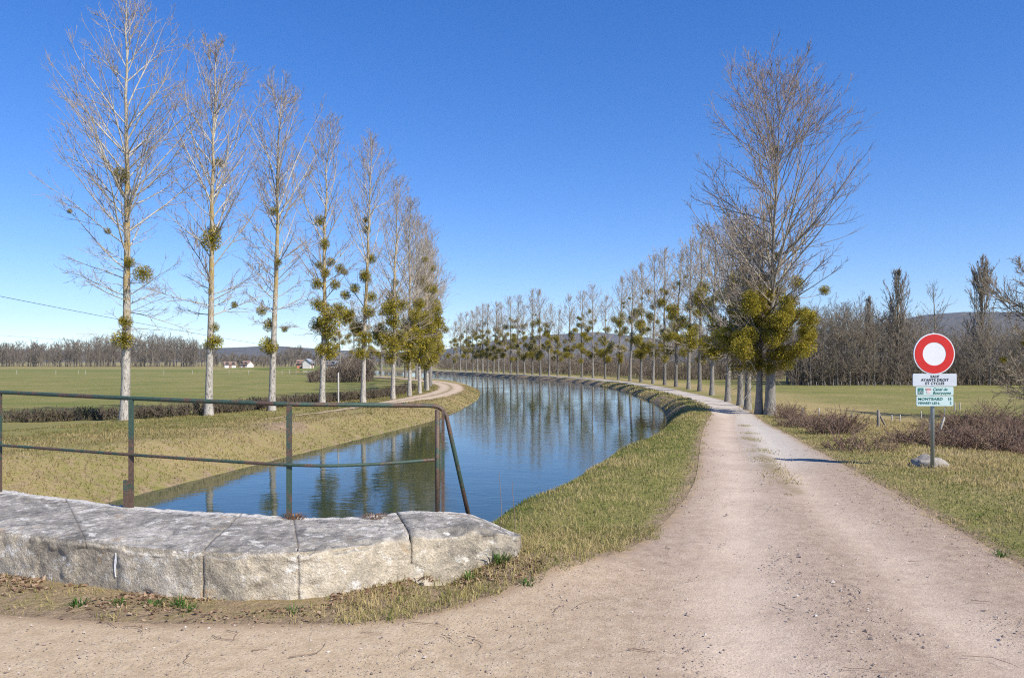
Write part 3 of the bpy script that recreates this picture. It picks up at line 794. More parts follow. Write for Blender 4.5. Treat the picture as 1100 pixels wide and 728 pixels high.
def make_tree(name, loc, seed, H, r, kind, label, group=None, fine=1.0, rmin=0.0042, mats=('bark', 'crown'), cat='tree', rz=0.0, env=0.15):
    root = empty(name, loc, label, cat, group, rz)
    (tV, tQ), acc = poplar(seed, H, r, kind, fine, rmin, env)
    mk('trunk', tV, tQ, M[mats[0]], root, None, True)
    acc.build('crown', M[mats[1]], root)
    PTS[root.name] = acc.pts
    return root

# --- left row: the near nine, each with its own mistletoe (photo column, row, radius in pixels)
ROW = [  # foot px, foot py, top py, base radius
    (134, 451, -14, .22), (224, 446, 36, .19), (292, 441, 76, .185), (346, 434.5, 120, .18), (390, 432.5, 143, .17),
    (422, 429, 185, .17), (440, 425.5, 208, .16), (451, 423, 226, .16), (459, 419.5, 238, .16)]
MT = [
    [(130, 187, 9), (133, 196, 5), (152, 291, 10), (149, 281, 6), (127, 362, 12), (132, 352, 8), (118, 350, 6), (95, 234, 3), (118, 248, 4)],
    [(235, 173, 6), (227, 257, 12), (230, 247, 8), (240, 360, 10), (246, 354, 6), (212, 375, 5), (247, 325, 4), (222, 311, 3)],
    [(296, 227, 5), (299, 281, 4), (281, 336, 6), (290, 348, 8), (288, 370, 11), (284, 377, 6), (306, 355, 4)],
    [(346, 238, 6.5), (348, 261, 6), (340, 304, 7), (337, 327, 8), (354, 342, 13), (357, 375, 12), (332, 345, 9), (323, 337, 5), (360, 305, 6), (357, 280, 6), (364, 287, 6), (338, 372, 7), (343, 284, 5), (362, 331, 9), (372, 295, 4), (350, 352, 10), (348, 330, 8), (350, 292, 6)],
    [(394, 235, 4), (394, 246, 5), (399, 277, 6), (387, 289, 6.5), (392, 298, 6.5), (380, 308, 6), (371, 316, 6), (399, 318, 6.5), (375, 336, 6), (396, 334, 8), (373, 349, 9), (391, 360, 9), (370, 360, 9), (384, 380, 8), (381, 352, 9), (366, 352, 7)],
    [(425, 302, 4.5), (423, 318, 8), (409, 339, 8), (420, 330, 10), (402, 354, 10), (432, 327, 7), (411, 360, 10), (423, 345, 9), (410, 386, 7), (417, 369, 10), (400, 372, 8), (430, 362, 9)],
    [(438, 348, 10), (436, 366, 11), (446, 358, 10), (441, 377, 10), (432, 384, 7), (445, 335, 8), (450, 326, 7), (440, 392, 6)],
    [(457, 278, 4), (452, 300, 6), (458, 308, 7), (466, 310, 5), (448, 325, 7), (455, 340, 9), (450, 358, 11), (458, 370, 11), (449, 382, 9), (462, 352, 9)],
    [(457, 278, 4), (465, 288, 4), (462, 330, 8), (468, 345, 9), (466, 362, 11), (472, 378, 9), (463, 385, 9), (455, 390, 7), (474, 352, 8), (470, 333, 6)]]
LROW_LABEL = [
    'tallest bare poplar, first in the left row, mistletoe clump low on its trunk',
    'second poplar from the left edge, slender pale trunk with a round mistletoe ball halfway up',
    'third poplar from the left, thin yellowish trunk with mistletoe clumps just above the hedge line',
    'fourth poplar from the left, behind the white post, mistletoe balls up half its trunk',
    'fifth poplar from the left, just right of the white post, ringed by round mistletoe balls',
    'sixth poplar from the left with a thick cloud of olive mistletoe around its middle',
    'seventh poplar from the left, partly behind the mistletoe of the sixth, by the gravel path',
    'eighth poplar from the left, leaning crowns overlapping, beside the bend of the gravel path',
    'ninth poplar from the left, last of the near left row before the bank tip']
protoL = []
GL = 'poplars in the row on the left bank'
for i, (px, py, top, r) in enumerate(ROW):
    bx, by, bz = place(px, py)
    H = (py - top) * by / F
    if i < 5:
        root = make_tree('poplar_tree', (bx, by, bz - 0.03), 20 + i * 2 + (1 if i in (1, 2) else 0), H, r * 0.84, 'slim', LROW_LABEL[i], GL, fine=1.0 if i < 3 else 0.85, env=[0.18, 0.14, 0.135, 0.15, 0.15][i])
        protoL.append((root, H))
    else:
        src, H0 = protoL[i % 3 + 1]
        root = empty('poplar_tree', (bx, by, bz - 0.03), LROW_LABEL[i], 'tree', GL)
        for ch in [c for c in src.children if c.name.split('.')[0] in ('trunk', 'crown')]:
            c = link_copy(ch, root); s = H / H0; c.scale = (s, s, s); c.rotation_euler = (0, 0, 1.3 * i + 0.4)
        ca, sa = math.cos(1.3 * i + 0.4), math.sin(1.3 * i + 0.4)
        PTS[root.name] = (PTS[src.name] * (H / H0)) @ np.array([[ca, sa, 0], [-sa, ca, 0], [0, 0, 1.0]])
    for (mx, my, mr) in MT[i]:
        dy = random.uniform(-0.7, 0.7) if abs(mx - px) < 12 else random.uniform(-0.4, 0.4)
        yy = by + dy; s = yy / F
        add_mistletoe(root, ((mx - 550) * s - bx, dy, EYE - (my - HOR) * s - bz), mr * s * 1.08)

# --- prototype poplars for the rest of the rows
GR = 'poplars in the row along the right bank'
def random_mistletoe(root, H, rng, n, lo=0.17, hi=0.42, rad=1.5, sparse=3):
    for k in range(n):
        f = rng.uniform(lo, hi) if k % 4 else rng.uniform(hi, 0.62); rr = rad * (0.6 if k % 4 == 0 else 1) * rng.uniform(0.1, 1) ** 0.6; a = rng.uniform(0, 6.28)
        add_mistletoe(root, (rr * math.cos(a), rr * math.sin(a), f * H), rng.uniform(0.32, 0.66))
    for k in range(sparse):
        f = rng.uniform(hi, 0.72); rr = rng.uniform(0.1, 1.2); a = rng.uniform(0, 6.28)
        add_mistletoe(root, (rr * math.cos(a), rr * math.sin(a), f * H), rng.uniform(0.2, 0.36))

# big forked poplar in front of the right row
bx, by, bz = place(827, 445.5)
Hb = (445.5 - 52) * by / F
big = make_tree('poplar_tree', (bx, by, bz - 0.03), 61, Hb, 0.225, 'broad', 'big spreading bare poplar in front of the right row, huge olive mistletoe mass on it', GR, fine=1.0, rmin=0.0048, mats=('bark2', 'crown_big'), env=0.27)
bm = [(855, 303, 10), (886, 311, 7), (832, 162, 8), (858, 128, 2.5), (828, 222, 4), (834, 275, 7), (815, 313, 12), (833, 312, 12), (851, 322, 9), (806, 318, 10)]
rngb = np.random.default_rng(5)
for k in range(40):
    a = rngb.uniform(0, 6.28); q = rngb.uniform(0, 1) ** 0.5
    cx, cy = 832 + 40 * q * math.cos(a), 356 + 38 * q * math.sin(a)
    bm.append((cx, cy, rngb.uniform(7.5, 13.5)))
bm += [(865, 340, 13), (868, 358, 12), (860, 374, 12), (792, 362, 9), (797, 340, 8), (808, 392, 11), (845, 388, 11), (826, 394, 9)]
PTS.pop(big.name, None)
for (mx, my, mr) in bm:
    dy = rngb.uniform(-1.5, 1.3); yy = by + dy; s = yy / F
    add_mistletoe(big, ((mx - 550) * s - bx, dy, EYE - (my - HOR) * s - bz), mr * s)

protoR = []
pos_near = [(815, 444.5), (803, 440), (795, 435.5), (781.6, 431.5), (764.5, 424.5)]
lab_near = [
    'grey-trunked poplar immediately behind the big spreading poplar on the right',
    'second poplar behind the big spreading poplar, its trunk ringed with dense mistletoe',
    'third poplar behind the big spreading poplar, seen left of its mistletoe mass',
    'bare poplar with a clean grey trunk standing left of the big poplar cluster',
    'poplar further left of the big cluster, beside the shaded stretch of towpath']
kinds = ['broad', 'slim', 'broad', 'slim', 'slim']
tops = [236, 232, 215, 230, 240]
for i, ((px, py), lab) in enumerate(zip(pos_near, lab_near)):
    x_, y_, z_ = place(px, py)
    H = (py - tops[i]) * y_ / F
    rt = make_tree('poplar_tree', (x_, y_, z_ - 0.03), 71 + i * 2 + (i % 2), H, 0.16, kinds[i], lab, GR, fine=0.8, rmin=0.0052, mats=('bark2', 'crown'), env=0.22 if kinds[i] == 'broad' else 0.16)
    rng = np.random.default_rng(300 + i)
    random_mistletoe(rt, H, rng, 9 if i < 3 else 10, 0.22, 0.46, 1.2, 3)
    protoR.append((rt, H))
# prototypes of thinner detail for the distance
q_, col_ = on_column(0, 4.6, 'R')
far_cols = [751.5, 739.6, 726, 714, 701.5, 688.5, 676.8, 664, 650, 637, 625, 612, 599, 590, 580.5, 572, 563.6, 556, 548.6, 541.5, 535.5, 530, 524, 518.5, 513, 508, 501, 494.6, 487]
farR_top = {}
imax = int(np.argmax(col_))
cseg = col_[imax:]; qseg = q_[imax:]
order = np.argsort(cseg)
labs = ['first poplar beyond the shaded bend of the towpath, thick mistletoe at its fork',
        'second poplar beyond the shaded bend of the towpath', 'third poplar beyond the shaded bend, its crown against open sky',
        'fourth poplar beyond the shaded bend, above the darkest stretch of bank', 'fifth poplar beyond the shaded bend of the towpath',
        'sixth poplar beyond the shaded bend, mistletoe balls high in its crown']
protoF = []
for i, cpx in enumerate(far_cols):
    if cpx > cseg.max() - 0.5:
        pyx = {751.5: 421.5, 739.6: 418.5, 726: 417.6, 714: 416.6, 701.5: 415.2}.get(cpx, 416)
        x_, y_, z_ = place(cpx, pyx)
    else:
        x_ = np.interp(cpx, cseg[order], qseg[order, 0]); y_ = np.interp(cpx, cseg[order], qseg[order, 1])
    z_ = ground_at(x_, y_)
    Ht = float(np.interp(cpx, [487, 530, 580, 620, 650, 700, 755], [13.0, 13.2, 13.4, 12.6, 12.2, 12.6, 13.2])) * random.uniform(0.93, 1.05)
    lab = labs[i] if i < len(labs) else 'distant bare poplar hung with mistletoe in the row along the far right bank'
    if i < 6:
        rt = make_tree('poplar_tree', (x_, y_, z_ - 0.03), 140 + i, Ht, 0.17, 'slim', lab, GR, fine=0.72, rmin=0.008, mats=('bark2' if i in (1, 4) else 'bark3', 'crown'))
        rng = np.random.default_rng(400 + i)
        random_mistletoe(rt, Ht, rng, [15, 9, 13, 7, 16, 10][i], 0.19 + 0.02 * (i % 3), [0.40, 0.52, 0.36, 0.58, 0.46, 0.34][i], 1.6, [3, 5, 1, 4, 2, 6][i])
        protoF.append(rt)
    else:
        cp = copy_tree(protoF[(i * 5 + i // 6) % 6], (x_, y_, z_ - 0.03), random.uniform(0, 6.28), lab, GR)
        q = random.uniform(0.84, 1.12); cp.scale = (q * random.uniform(0.9, 1.15),) * 2 + (q,); cp.rotation_euler.x = random.gauss(0, 0.018); cp.rotation_euler.y = random.gauss(0, 0.018)

# left row going on round the bend behind the near nine
for i, yy in enumerate([64, 70, 77, 84, 91, 98, 105, 112, 119, 126, 134, 142, 150]):
    d = (float(xL(yy + 1)) - float(xL(yy - 1))) / 2
    nx_, ny_ = -1 / math.hypot(1, d), d / math.hypot(1, d)
    x_ = float(xL(yy)) + nx_ * 4.4; y_ = yy + ny_ * 4.4
    r = copy_tree(protoF[(i * 7 + 2) % 6], (x_, y_, ground_at(x_, y_) - 0.03), random.uniform(0, 6.28), 'distant poplar seen between the near left poplars, in the row curving away', 'poplars of the left row beyond the bend')

# --- the wood beyond the right-hand field
GW = 'bare trees of the wood beyond the right-hand field'
wl = 'bare brown tree in the wood along the far side of the right-hand field'
wproto = []
for i in range(5):
    H = 8.2 + 0.5 * i
    wproto.append((poplar(500 + i, H, 0.13, 'wood', 0.62, 0.011), H))
wobj = []
def wood_tree(x_, y_, k, s, lab=wl, grp=GW, rz=None):
    global wobj
    z_ = ground_at(x_, y_)
    root = empty('woodland_tree', (x_, y_, z_ - 0.05), lab, 'tree', grp, random.uniform(0, 6.28) if rz is None else rz)
    while len(wobj) < 5:
        (tv, tq), acc = wproto[len(wobj)][0]
        a = mk('trunk', tv, tq, M['bark3'], root, None, True); b = acc.build('crown', M['crown_wood'], root)
        wobj.append((a, b))
        a.parent = None; b.parent = None
    for src in wobj[k % 5]:
        if src.parent is None: c = src; c.parent = root
        else: c = link_copy(src, root)
        c.scale = (s * random.uniform(0.9, 1.15), s * random.uniform(0.9, 1.15), s)
    return root
rw = np.random.default_rng(77)
cnt = 0
for cpx in np.arange(846, 1140, 6.2):
    for row_ in range(2):
        yy = 79 + row_ * 7 + rw.uniform(-2, 2.5)
        cc = cpx + rw.uniform(-2.5, 2.5)
        hs = np.interp(cc, [846, 880, 950, 985, 1010, 1040, 1140], [0.74, 0.80, 0.78, 0.66, 0.50, 0.62, 0.62]) * rw.uniform(0.85, 1.1) * (1.06 if row_ else 0.93)
        wood_tree((cc - 550) / F * yy, yy, int(rw.integers(0, 5)), hs); cnt += 1
for cpx in np.arange(700, 846, 9.0):
    yy = 104 + rw.uniform(-3, 6); cc = cpx + rw.uniform(-3, 3)
    wood_tree((cc - 550) / F * yy, yy, int(rw.integers(0, 5)), 0.80 * rw.uniform(0.8, 1.1), 'bare tree of the thicket seen between the right-hand poplar trunks', 'bare trees behind the right poplar row')
for o in wobj: pass

def lombardy(px, py, top, lab, seed, yy, w=1.0, kind='column', fine=0.8, name='lombardy_poplar'):
    H = (py - top) * yy / F; x_ = (px - 550) / F * yy
    r = make_tree(name, (x_, yy, ground_at(x_, yy) - 0.05), seed, H, 0.2, kind, lab, None, fine, 0.011, ('bark3', 'crown_wood'))
    for c in r.children: c.scale = (w, w, 1)
lombardy(962.5, 413, 289, 'columnar bare poplar rising above the wood left of the round sign', 611, 80, 1.05)
lombardy(1053, 413, 276, 'tallest columnar bare poplar above the wood right of the round sign', 612, 80, 1.1)
lombardy(933, 413, 319, 'thin dark columnar poplar, smallest of the three above the wood', 613, 80, 0.6)
lombardy(1003, 410, 302, 'sparse bare tree whose top shows just above the round sign', 614, 96, 1.0, 'slim', 0.35, 'bare_tree')
# ivy-and-mistletoe tree at the right edge
bx, by, bz = place(1109, 452)
edge_t = make_tree('bare_tree', (bx, by, bz - 0.05), 701, (452 - 286) * by / F, 0.15, 'wood', 'brown bare tree at the right edge above the brambles, yellow mistletoe in its crown', None, 1.1, 0.007, ('bark2', 'crown_wood'))
for (mx, my, mr) in [(1086, 376, 4), (1092, 384, 5), (1089, 396, 3.5), (1098, 372, 4)]:
    s = by / F; add_mistletoe(edge_t, ((mx - 550) * s - bx, random.uniform(-.4, .1), EYE - (my - HOR) * s - bz), mr * s)

# undergrowth along the foot of the wood: nobody could count its stems
def thicket(name, pts, h, r, mat, per=(1, 3), rng=None, K=5, lean=0.35, up=0.2, kidn=5, label=None, kind=None, cat=None, tone=None, rmin=0.008):
    rng = rng or np.random.default_rng(3)
    pts = np.asarray(pts); n = len(pts)
    zz = zterr(pts[:, 0], pts[:, 1])
    S = np.stack([pts[:, 0], pts[:, 1], zz - 0.03], 1)
    a = rng.uniform(0, 6.28, n); D = np.stack([np.cos(a) * lean, np.sin(a) * lean, np.ones(n)], 1)
    L = np.asarray(h) * rng.uniform(0.55, 1.1, n)
    P, Rr = grow(rng, S, D, L, np.full(n, r), np.full(n, rmin), K, up, 0.14)
    acc = Acc(); V, Q = tubes(P, Rr, 3); acc.add(V, Q, np.repeat((Rr * 100).ravel(), 3))
    if kidn:
        P2, R2 = kids(rng, P, Rr, kidn, 0.15, 1.0, 0.38, 0.75, 0.6, rmin, 3, 0.1, 0.12, 0.1)
        V, Q = tubes(P2, R2, 3); acc.add(V, Q, np.repeat((R2 * 100).ravel(), 3))
    o = acc.build(name, mat)
    return tag(o, label, cat, None, kind)
n = 2600
cc = rw.uniform(690, 1150, n); yy = np.where(cc < 850, rw.uniform(98, 112, n), rw.uniform(76.5, 90, n))
thicket('undergrowth', np.stack([(cc - 550) / F * yy, yy], 1), rw.uniform(1.6, 3.6, n), 0.022, M['hedge'], rng=np.random.default_rng(8), kidn=6, label='dark brushwood under the wood on the right', kind='stuff', rmin=0.014)

# far-off woods at the end of the left field and beyond the canal: read as one mass
def far_wood(name, cols, Y0, Y1, hpx, n, seed, label):
    rng = np.random.default_rng(seed); acc = Acc()
    cc = rng.uniform(cols[0], cols[1], n); yy = rng.uniform(Y0, Y1, n)
    hh = np.interp(cc, [h[0] for h in hpx], [h[1] for h in hpx]) * yy / F * rng.uniform(0.72, 1.08, n)
    xx = (cc - 550) / F * yy; zz = base_ground(xx, yy) - 0.3
    S = np.stack([xx, yy, zz], 1)
    P, Rr = grow(rng, S, np.tile([0, 0, 1.0], (n, 1)), hh * 0.92, np.full(n, 0.16), np.full(n, 0.05), 6, 0, 0.03)
    V, Q = tubes(P, Rr, 4); acc.add(V, Q, np.repeat((Rr * 20).ravel(), 4))
    P1, R1 = kids(rng, P, Rr, 16, 0.12, 0.98, 0.42, 0.75, 0.5, 0.045, 4, 0.35, 0.07)
    V, Q = tubes(P1, R1, 3); acc.add(V, Q, np.repeat((R1 * 20).ravel(), 3))
    P2, R2 = kids(rng, P1, R1, 5, 0.15, 1.0, 0.45, 0.7, 0.6, 0.035, 3, 0.2, 0.08)
    V, Q = tubes(P2, R2, 3); acc.add(V, Q, np.repeat((R2 * 12).ravel(), 3))
    return tag(acc.build(name, M['crown_far']), label, None, None, 'stuff')
far_wood('distant_wood', (-420, 345), 345, 420, [(-420, 32), (0, 24), (60, 27), (130, 33), (170, 34), (215, 28), (240, 15), (290, 13), (320, 22), (345, 14)], 1150, 21, 'grey-brown wood along the far edge of the left field')
far_wood('distant_wood', (345, 720), 255, 340, [(345, 10), (420, 16), (500, 16), (560, 20), (640, 15), (720, 20)], 260, 22, 'distant brown wood closing the view behind the far poplars')

# ------------------------------------------------------------------ hedges and thickets near by
def offset_left(y, off):
    d = (xL(y + 1) - xL(y - 1)) / 2
    k = np.sqrt(1 + d * d)
    return xL(y) - off / k, y + d * off / k
def px_line(pts):
    out = []
    for (a, b_) in pts: out.append(place(a, b_)[:2])
    return smooth_curve(out, 20)
hl = px_line([(8, 453), (60, 452), (134, 449), (190, 447), (260, 441.5), (330, 434), (395, 428), (425, 423.5), (441, 418)])
rh = np.random.default_rng(12); n = 3600
d_ = arc(hl); t_ = rh.uniform(0, d_[-1], n)
hp = np.stack([np.interp(t_, d_, hl[:, 0]), np.interp(t_, d_, hl[:, 1])], 1) + rh.normal(0, 0.17, (n, 2))
gap = fbm(hp[:, 0] * 0.8, hp[:, 1] * 0.8, 0, 4, 2) > 0.2
hp = hp[gap]
thicket('low_hedge', hp, 0.52, 0.009, M['hedge'], rng=rh, K=4, lean=0.4, kidn=7, label='low clipped brown hedge running behind the left row of poplars', cat='hedge', rmin=0.007)
# dark thicket in the left field behind the fourth and fifth poplars
n = 420; cc = rh.uniform(332, 400, n); yy = rh.uniform(92, 104, n)
thicket('thicket', np.stack([(cc - 550) / F * yy, yy], 1), np.interp(cc, [332, 360, 385, 400], [1.2, 2.2, 3.4, 2.6]), 0.03, M['hedge'], rng=rh, kidn=9, label='dark leafless thicket in the left field behind the fourth and fifth poplars', cat='thicket', rmin=0.018)

def bush(name, center, rx, ry, h, n, seed, label, arch=0.7, mat='bramble', rmin=0.005, kidn=6, r=0.008):
    rng = np.random.default_rng(seed)
    a = rng.uniform(0, 6.28, n); q = rng.uniform(0, 1, n) ** 0.5
    px_ = center[0] + rx * q * np.cos(a); py_ = center[1] + ry * q * np.sin(a)
    zz = zterr(px_, py_)
    S = np.stack([px_, py_, zz - 0.02], 1)
    az = rng.uniform(0, 6.28, n)
    D = np.stack([np.cos(az) * 0.7, np.sin(az) * 0.7, np.ones(n)], 1)
    hh = h * (1 - 0.5 * q ** 2) * rng.uniform(0.6, 1.2, n)
    P, Rr = grow(rng, S, D, hh * 1.35, np.full(n, r), np.full(n, rmin), 7, -arch, 0.13)
    P[:, :, 2] = np.maximum(P[:, :, 2], zz[:, None] - 0.02)
    acc = Acc(); V, Q = tubes(P, Rr, 3); acc.add(V, Q, np.repeat((Rr * 100).ravel(), 3))
    P2, R2 = kids(rng, P, Rr, kidn, 0.15, 1.0, 0.3, 0.8, 0.6, rmin * 0.85, 3, 0.0, 0.14, 0.08)
    V, Q = tubes(P2, R2, 3); acc.add(V, Q, np.repeat((R2 * 100).ravel(), 3))
    return tag(acc.build(name, M[mat]), label, 'bush')
bush('bramble_bush', (10.3, 17.4), 1.9, 1.0, 0.55, 600, 31, 'dark tangled bramble bank just behind the round sign and boulder')
bush('bramble_bush', (13.4, 18.6), 2.6, 1.7, 0.75, 850, 32, 'reddish bramble thicket right of the round sign, spreading to the right edge')
bush('bramble_bush', (14.7, 23.5), 2.3, 1.6, 1.0, 620, 33, 'purple-brown bramble mass behind the sign, next to the leaning stakes')
c_ = place(872, 458); bush('dry_shrub', (c_[0], c_[1]), 0.95, 1.2, 0.45, 230, 34, 'reddish leafless shrub at the foot of the big right-hand poplar', 0.3)
c_ = place(846, 449); bush('dry_shrub', (c_[0], c_[1]), 0.45, 0.9, 0.6, 110, 37, 'grey-brown twiggy shrub against the trunk of the big right-hand poplar', 0.2)
c_ = place(898, 466); bush('dry_shrub', (c_[0], c_[1]), 0.7, 0.6, 0.62, 170, 35, 'small dry shrub beside the two nearest fence posts', 0.3)
c_ = place(925, 483); bush('dry_weeds', (c_[0], c_[1]), 0.6, 0.9, 0.34, 80, 36, 'patch of dry brown weeds between the towpath and the sign', 0.15)

# ------------------------------------------------------------------ grass (stuff)
def blades(name, pts, h, w, tone, label, rng, lean=0.5, mat='grass', zoff=0.0):
    n = len(pts)
    zz = zterr(pts[:, 0], pts[:, 1]) - 0.008 + zoff
    a = rng.uniform(0, 6.28, n); s = np.stack([np.cos(a), np.sin(a), 0 * a], 1)
    b = rng.uniform(0, 6.28, n); ln = rng.normal(0, lean, n)[:, None]
    d = np.stack([np.cos(b), np.sin(b), 0 * b], 1)
    B = np.stack([pts[:, 0], pts[:, 1], zz], 1); hh = np.asarray(h)[:, None]; ww = np.asarray(w)[:, None]
    up = np.array([[0, 0, 1.0]])
    mid = B + up * hh * 0.55 + d * hh * ln * 0.25
    tip = B + up * hh * (1 - 0.25 * np.minimum(np.abs(ln), 1.5)) + d * hh * ln
    V = np.stack([B - s * ww, B + s * ww, mid + s * ww * 0.7, mid - s * ww * 0.7, tip], 1).reshape(-1, 3)
    k = np.arange(n)[:, None] * 5
    Q = k + np.array([[0, 1, 2, 3]]); Tq = k + np.array([[3, 2, 4]])
    return tag(mk(name, V, [Q, Tq], M[mat], None, {'tone': np.repeat(np.clip(tone, 0, 1), 5)}), label, None, None, 'stuff')

rg = np.random.default_rng(99)
def scatter(x0, x1, y0, y1, n):
    return rg.uniform(x0, x1, n), rg.uniform(y0, y1, n)
def edge_mask(px, py, soft=0.16):
    """keeps blades off the road, with a ragged border"""
    j = (fbm(px * 2.3, py * 2.3, 0, 8, 3) - 0.5) * 0.7
    near = np.minimum(dist_poly(px, py, RL), dist_poly(px, py, RR))
    i = inside_road(px, py)
    sd = np.where(i, -near, near)
    return sd > (-0.03 + j * 0.9)
# right-hand verge between water and road
px, py = scatter(-1.2, 9, 6.4, 34, 330000)
keep = rg.uniform(0, 1, len(px)) < np.interp(py, [6, 12, 20, 34], [1.0, 0.8, 0.45, 0.25])
px, py = px[keep], py[keep]
sL_, sR_, sF_, _ = sdist(px, py)
k = (sR_ > 0.03) & (px < xRL(py) + 0.4) & ~((px < 0.2) & (py < 7.3))
px, py = px[k], py[k]; k = edge_mask(px, py); px, py = px[k], py[k]
dr = dryness(px, py); soilness = np.exp(-dist_poly(px, py, RL) / 0.45)
k = rg.uniform(0, 1, len(px)) > soilness * 0.85; px, py, dr = px[k], py[k], dr[k]
pt = fbm(px * 1.6, py * 1.6, 0, 55, 3) - 0.5
pt = pt + 0.8 * (fbm(px * 6, py * 6, 0, 65, 2) - 0.5)
tone = dr * 0.95 + pt * 1.0 + rg.normal(0.02, 0.19, len(px))
hh = np.interp(py, [6, 12, 30], [0.042, 0.052, 0.07]) * rg.uniform(0.5, 1.5, len(px)) * (1 + 0.8 * pt)
blades('verge_grass', np.stack([px, py], 1), hh, np.interp(py, [6, 12, 30], [0.0035, 0.005, 0.010]), tone, 'short green and straw grass on the verge between canal and towpath', rg, 0.75)
# right bank round the bend
px, py = scatter(3, 14, 33, 84, 60000)
sL_, sR_, sF_, _ = sdist(px, py)
k = (sR_ > 0.05) & (px < xRL(py) + 0.2); px, py, sR_ = px[k], py[k], sR_[k]
pt = fbm(px * 1.2, py * 1.2, 0, 59, 3) - 0.5; k = pt > -0.08; px, py, pt = px[k], py[k], pt[k]
blades('bank_grass', np.stack([px, py], 1), rg.uniform(0.06, 0.16, len(px)), np.interp(py, [33, 84], [0.012, 0.026]), 0.62 + pt + rg.normal(0, 0.17, len(px)), 'dry grass on the right bank around the bend', rg, 0.9)
# verge right of the road
px, py = scatter(4.0, 19, 4, 30, 420000)
keep = rg.uniform(0, 1, len(px)) < np.interp(py, [6, 12, 20, 30], [1.0, 0.75, 0.45, 0.28])
px, py = px[keep], py[keep]
k = (px > xRR(py) - 0.35) & (px < 560 / F * py + 1.5) ; px, py = px[k], py[k]
k = edge_mask(px, py); px, py = px[k], py[k]
dr = dryness(px, py); pt = fbm(px * 1.3, py * 1.3, 0, 56, 3) - 0.5
pt = pt + 0.8 * (fbm(px * 5, py * 5, 0, 67, 2) - 0.5)
k = (fbm(px * 0.7, py * 0.7, 0, 88, 3) < 0.56) | (rg.uniform(0, 1, len(px)) < 0.45); px, py, pt, dr = px[k], py[k], pt[k], dr[k]
tone = dr * 1.0 + pt * 1.1 + rg.normal(0.0, 0.19, len(px))
hh = np.interp(px - xRR(py), [0, 0.8, 3, 6], [0.035, 0.05, 0.085, 0.09]) * rg.uniform(0.5, 1.5, len(px)) * (1 + 0.8 * pt)
blades('verge_grass', np.stack([px, py], 1), hh, np.interp(py, [4, 12, 30], [0.0035, 0.006, 0.011]), tone, 'rough green and straw grass right of the towpath around the sign', rg, 0.8)
# left bank
px, py = scatter(-26, -1.5, 12, 74, 330000)
sL_, sR_, sF_, _ = sdist(px, py)
k = (sL_ > 0.05) & (sL_ < 8.5) & (rg.uniform(0, 1, len(px)) < np.interp(py, [12, 25, 45, 74], [1, 0.85, 0.5, 0.35])); px, py = px[k], py[k]; sL_ = sL_[k]
dp = dist_poly(px, py, pc); wl_ = np.interp(py, [27, 38, 46, 200], [0.15, 0.45, 0.95, 1.05])
k = ((dp > wl_) | (py < 30)) & (rg.uniform(0, 1, len(px)) > 0.85 * np.exp(-(((px + 7.3) / 1.0) ** 2 + ((py - 25.2) / 1.7) ** 2))) & (fbm(px * 1.4, py * 1.4, 0, 64, 3) > 0.36); px, py, sL_ = px[k], py[k], sL_[k]
dr = dryness(px, py); pt = fbm(px * 0.9, py * 0.9, 0, 57, 4) - 0.5 + 0.7 * (fbm(px * 4, py * 4, 0, 63, 2) - 0.5)
tone = dr * 0.90 + pt * 1.0 + rg.normal(0.0, 0.16, len(px))
hh = np.interp(sL_, [0, 2, 8], [0.07, 0.075, 0.06]) * rg.uniform(0.5, 1.5, len(px)) * (1 + 0.7 * pt)
blades('bank_grass', np.stack([px, py], 1), hh, np.interp(py, [12, 30, 74], [0.007, 0.012, 0.022]), tone, 'dry yellowish grass covering the left bank of the canal', rg, 0.9, 'bank')
# thin strip of dry grass between the two ruts
n = 4500; t_ = rg.uniform(0, 1, n); dm_ = arc(MID)
px = np.interp(t_ * dm_[-1], dm_, MID[:, 0]) + rg.normal(0, 0.13, n); py = np.interp(t_ * dm_[-1], dm_, MID[:, 1])
k = fbm(px * 1.7, py * 1.2, 0, 73, 3) > 0.50; px, py = px[k], py[k]
blades('verge_grass', np.stack([px, py], 1), rg.uniform(0.012, 0.045, len(px)), np.full(len(px), 0.005), rg.normal(0.75, 0.2, len(px)), 'thin dry grass between the wheel ruts of the towpath', rg, 1.2, zoff=0.016)
# around the foot of the parapet
px, py = scatter(-6.5, 1.6, 5.2, 8.3, 62000)
fy = np.interp(px, sf[:, 0], sf[:, 1])
k = (py < fy + 0.02) | ((px > 0.05) & (py < 8.3))
px, py = px[k], py[k]; k = edge_mask(px, py); px, py = px[k], py[k]
pt = fbm(px * 2.6, py * 2.6, 0, 58, 3)
dens = np.where(px < -1.2, 0.25, np.where(px < 0, 0.75, 0.85))
k = (pt > 0.50 - 0.12 * (px > -1.4)) & (rg.uniform(0, 1, len(px)) < dens); px, py, pt = px[k], py[k], pt[k]
tone = 0.66 + (pt - 0.55) * 1.2 + rg.normal(0.1, 0.25, len(px))
blades('verge_grass', np.stack([px, py], 1), rg.uniform(0.02, 0.075, len(px)) * np.where(px > -1.2, 1.3, 1), np.full(len(px), 0.0032), tone, 'sparse dry grass at the foot of the stone parapet', rg, 1.0)
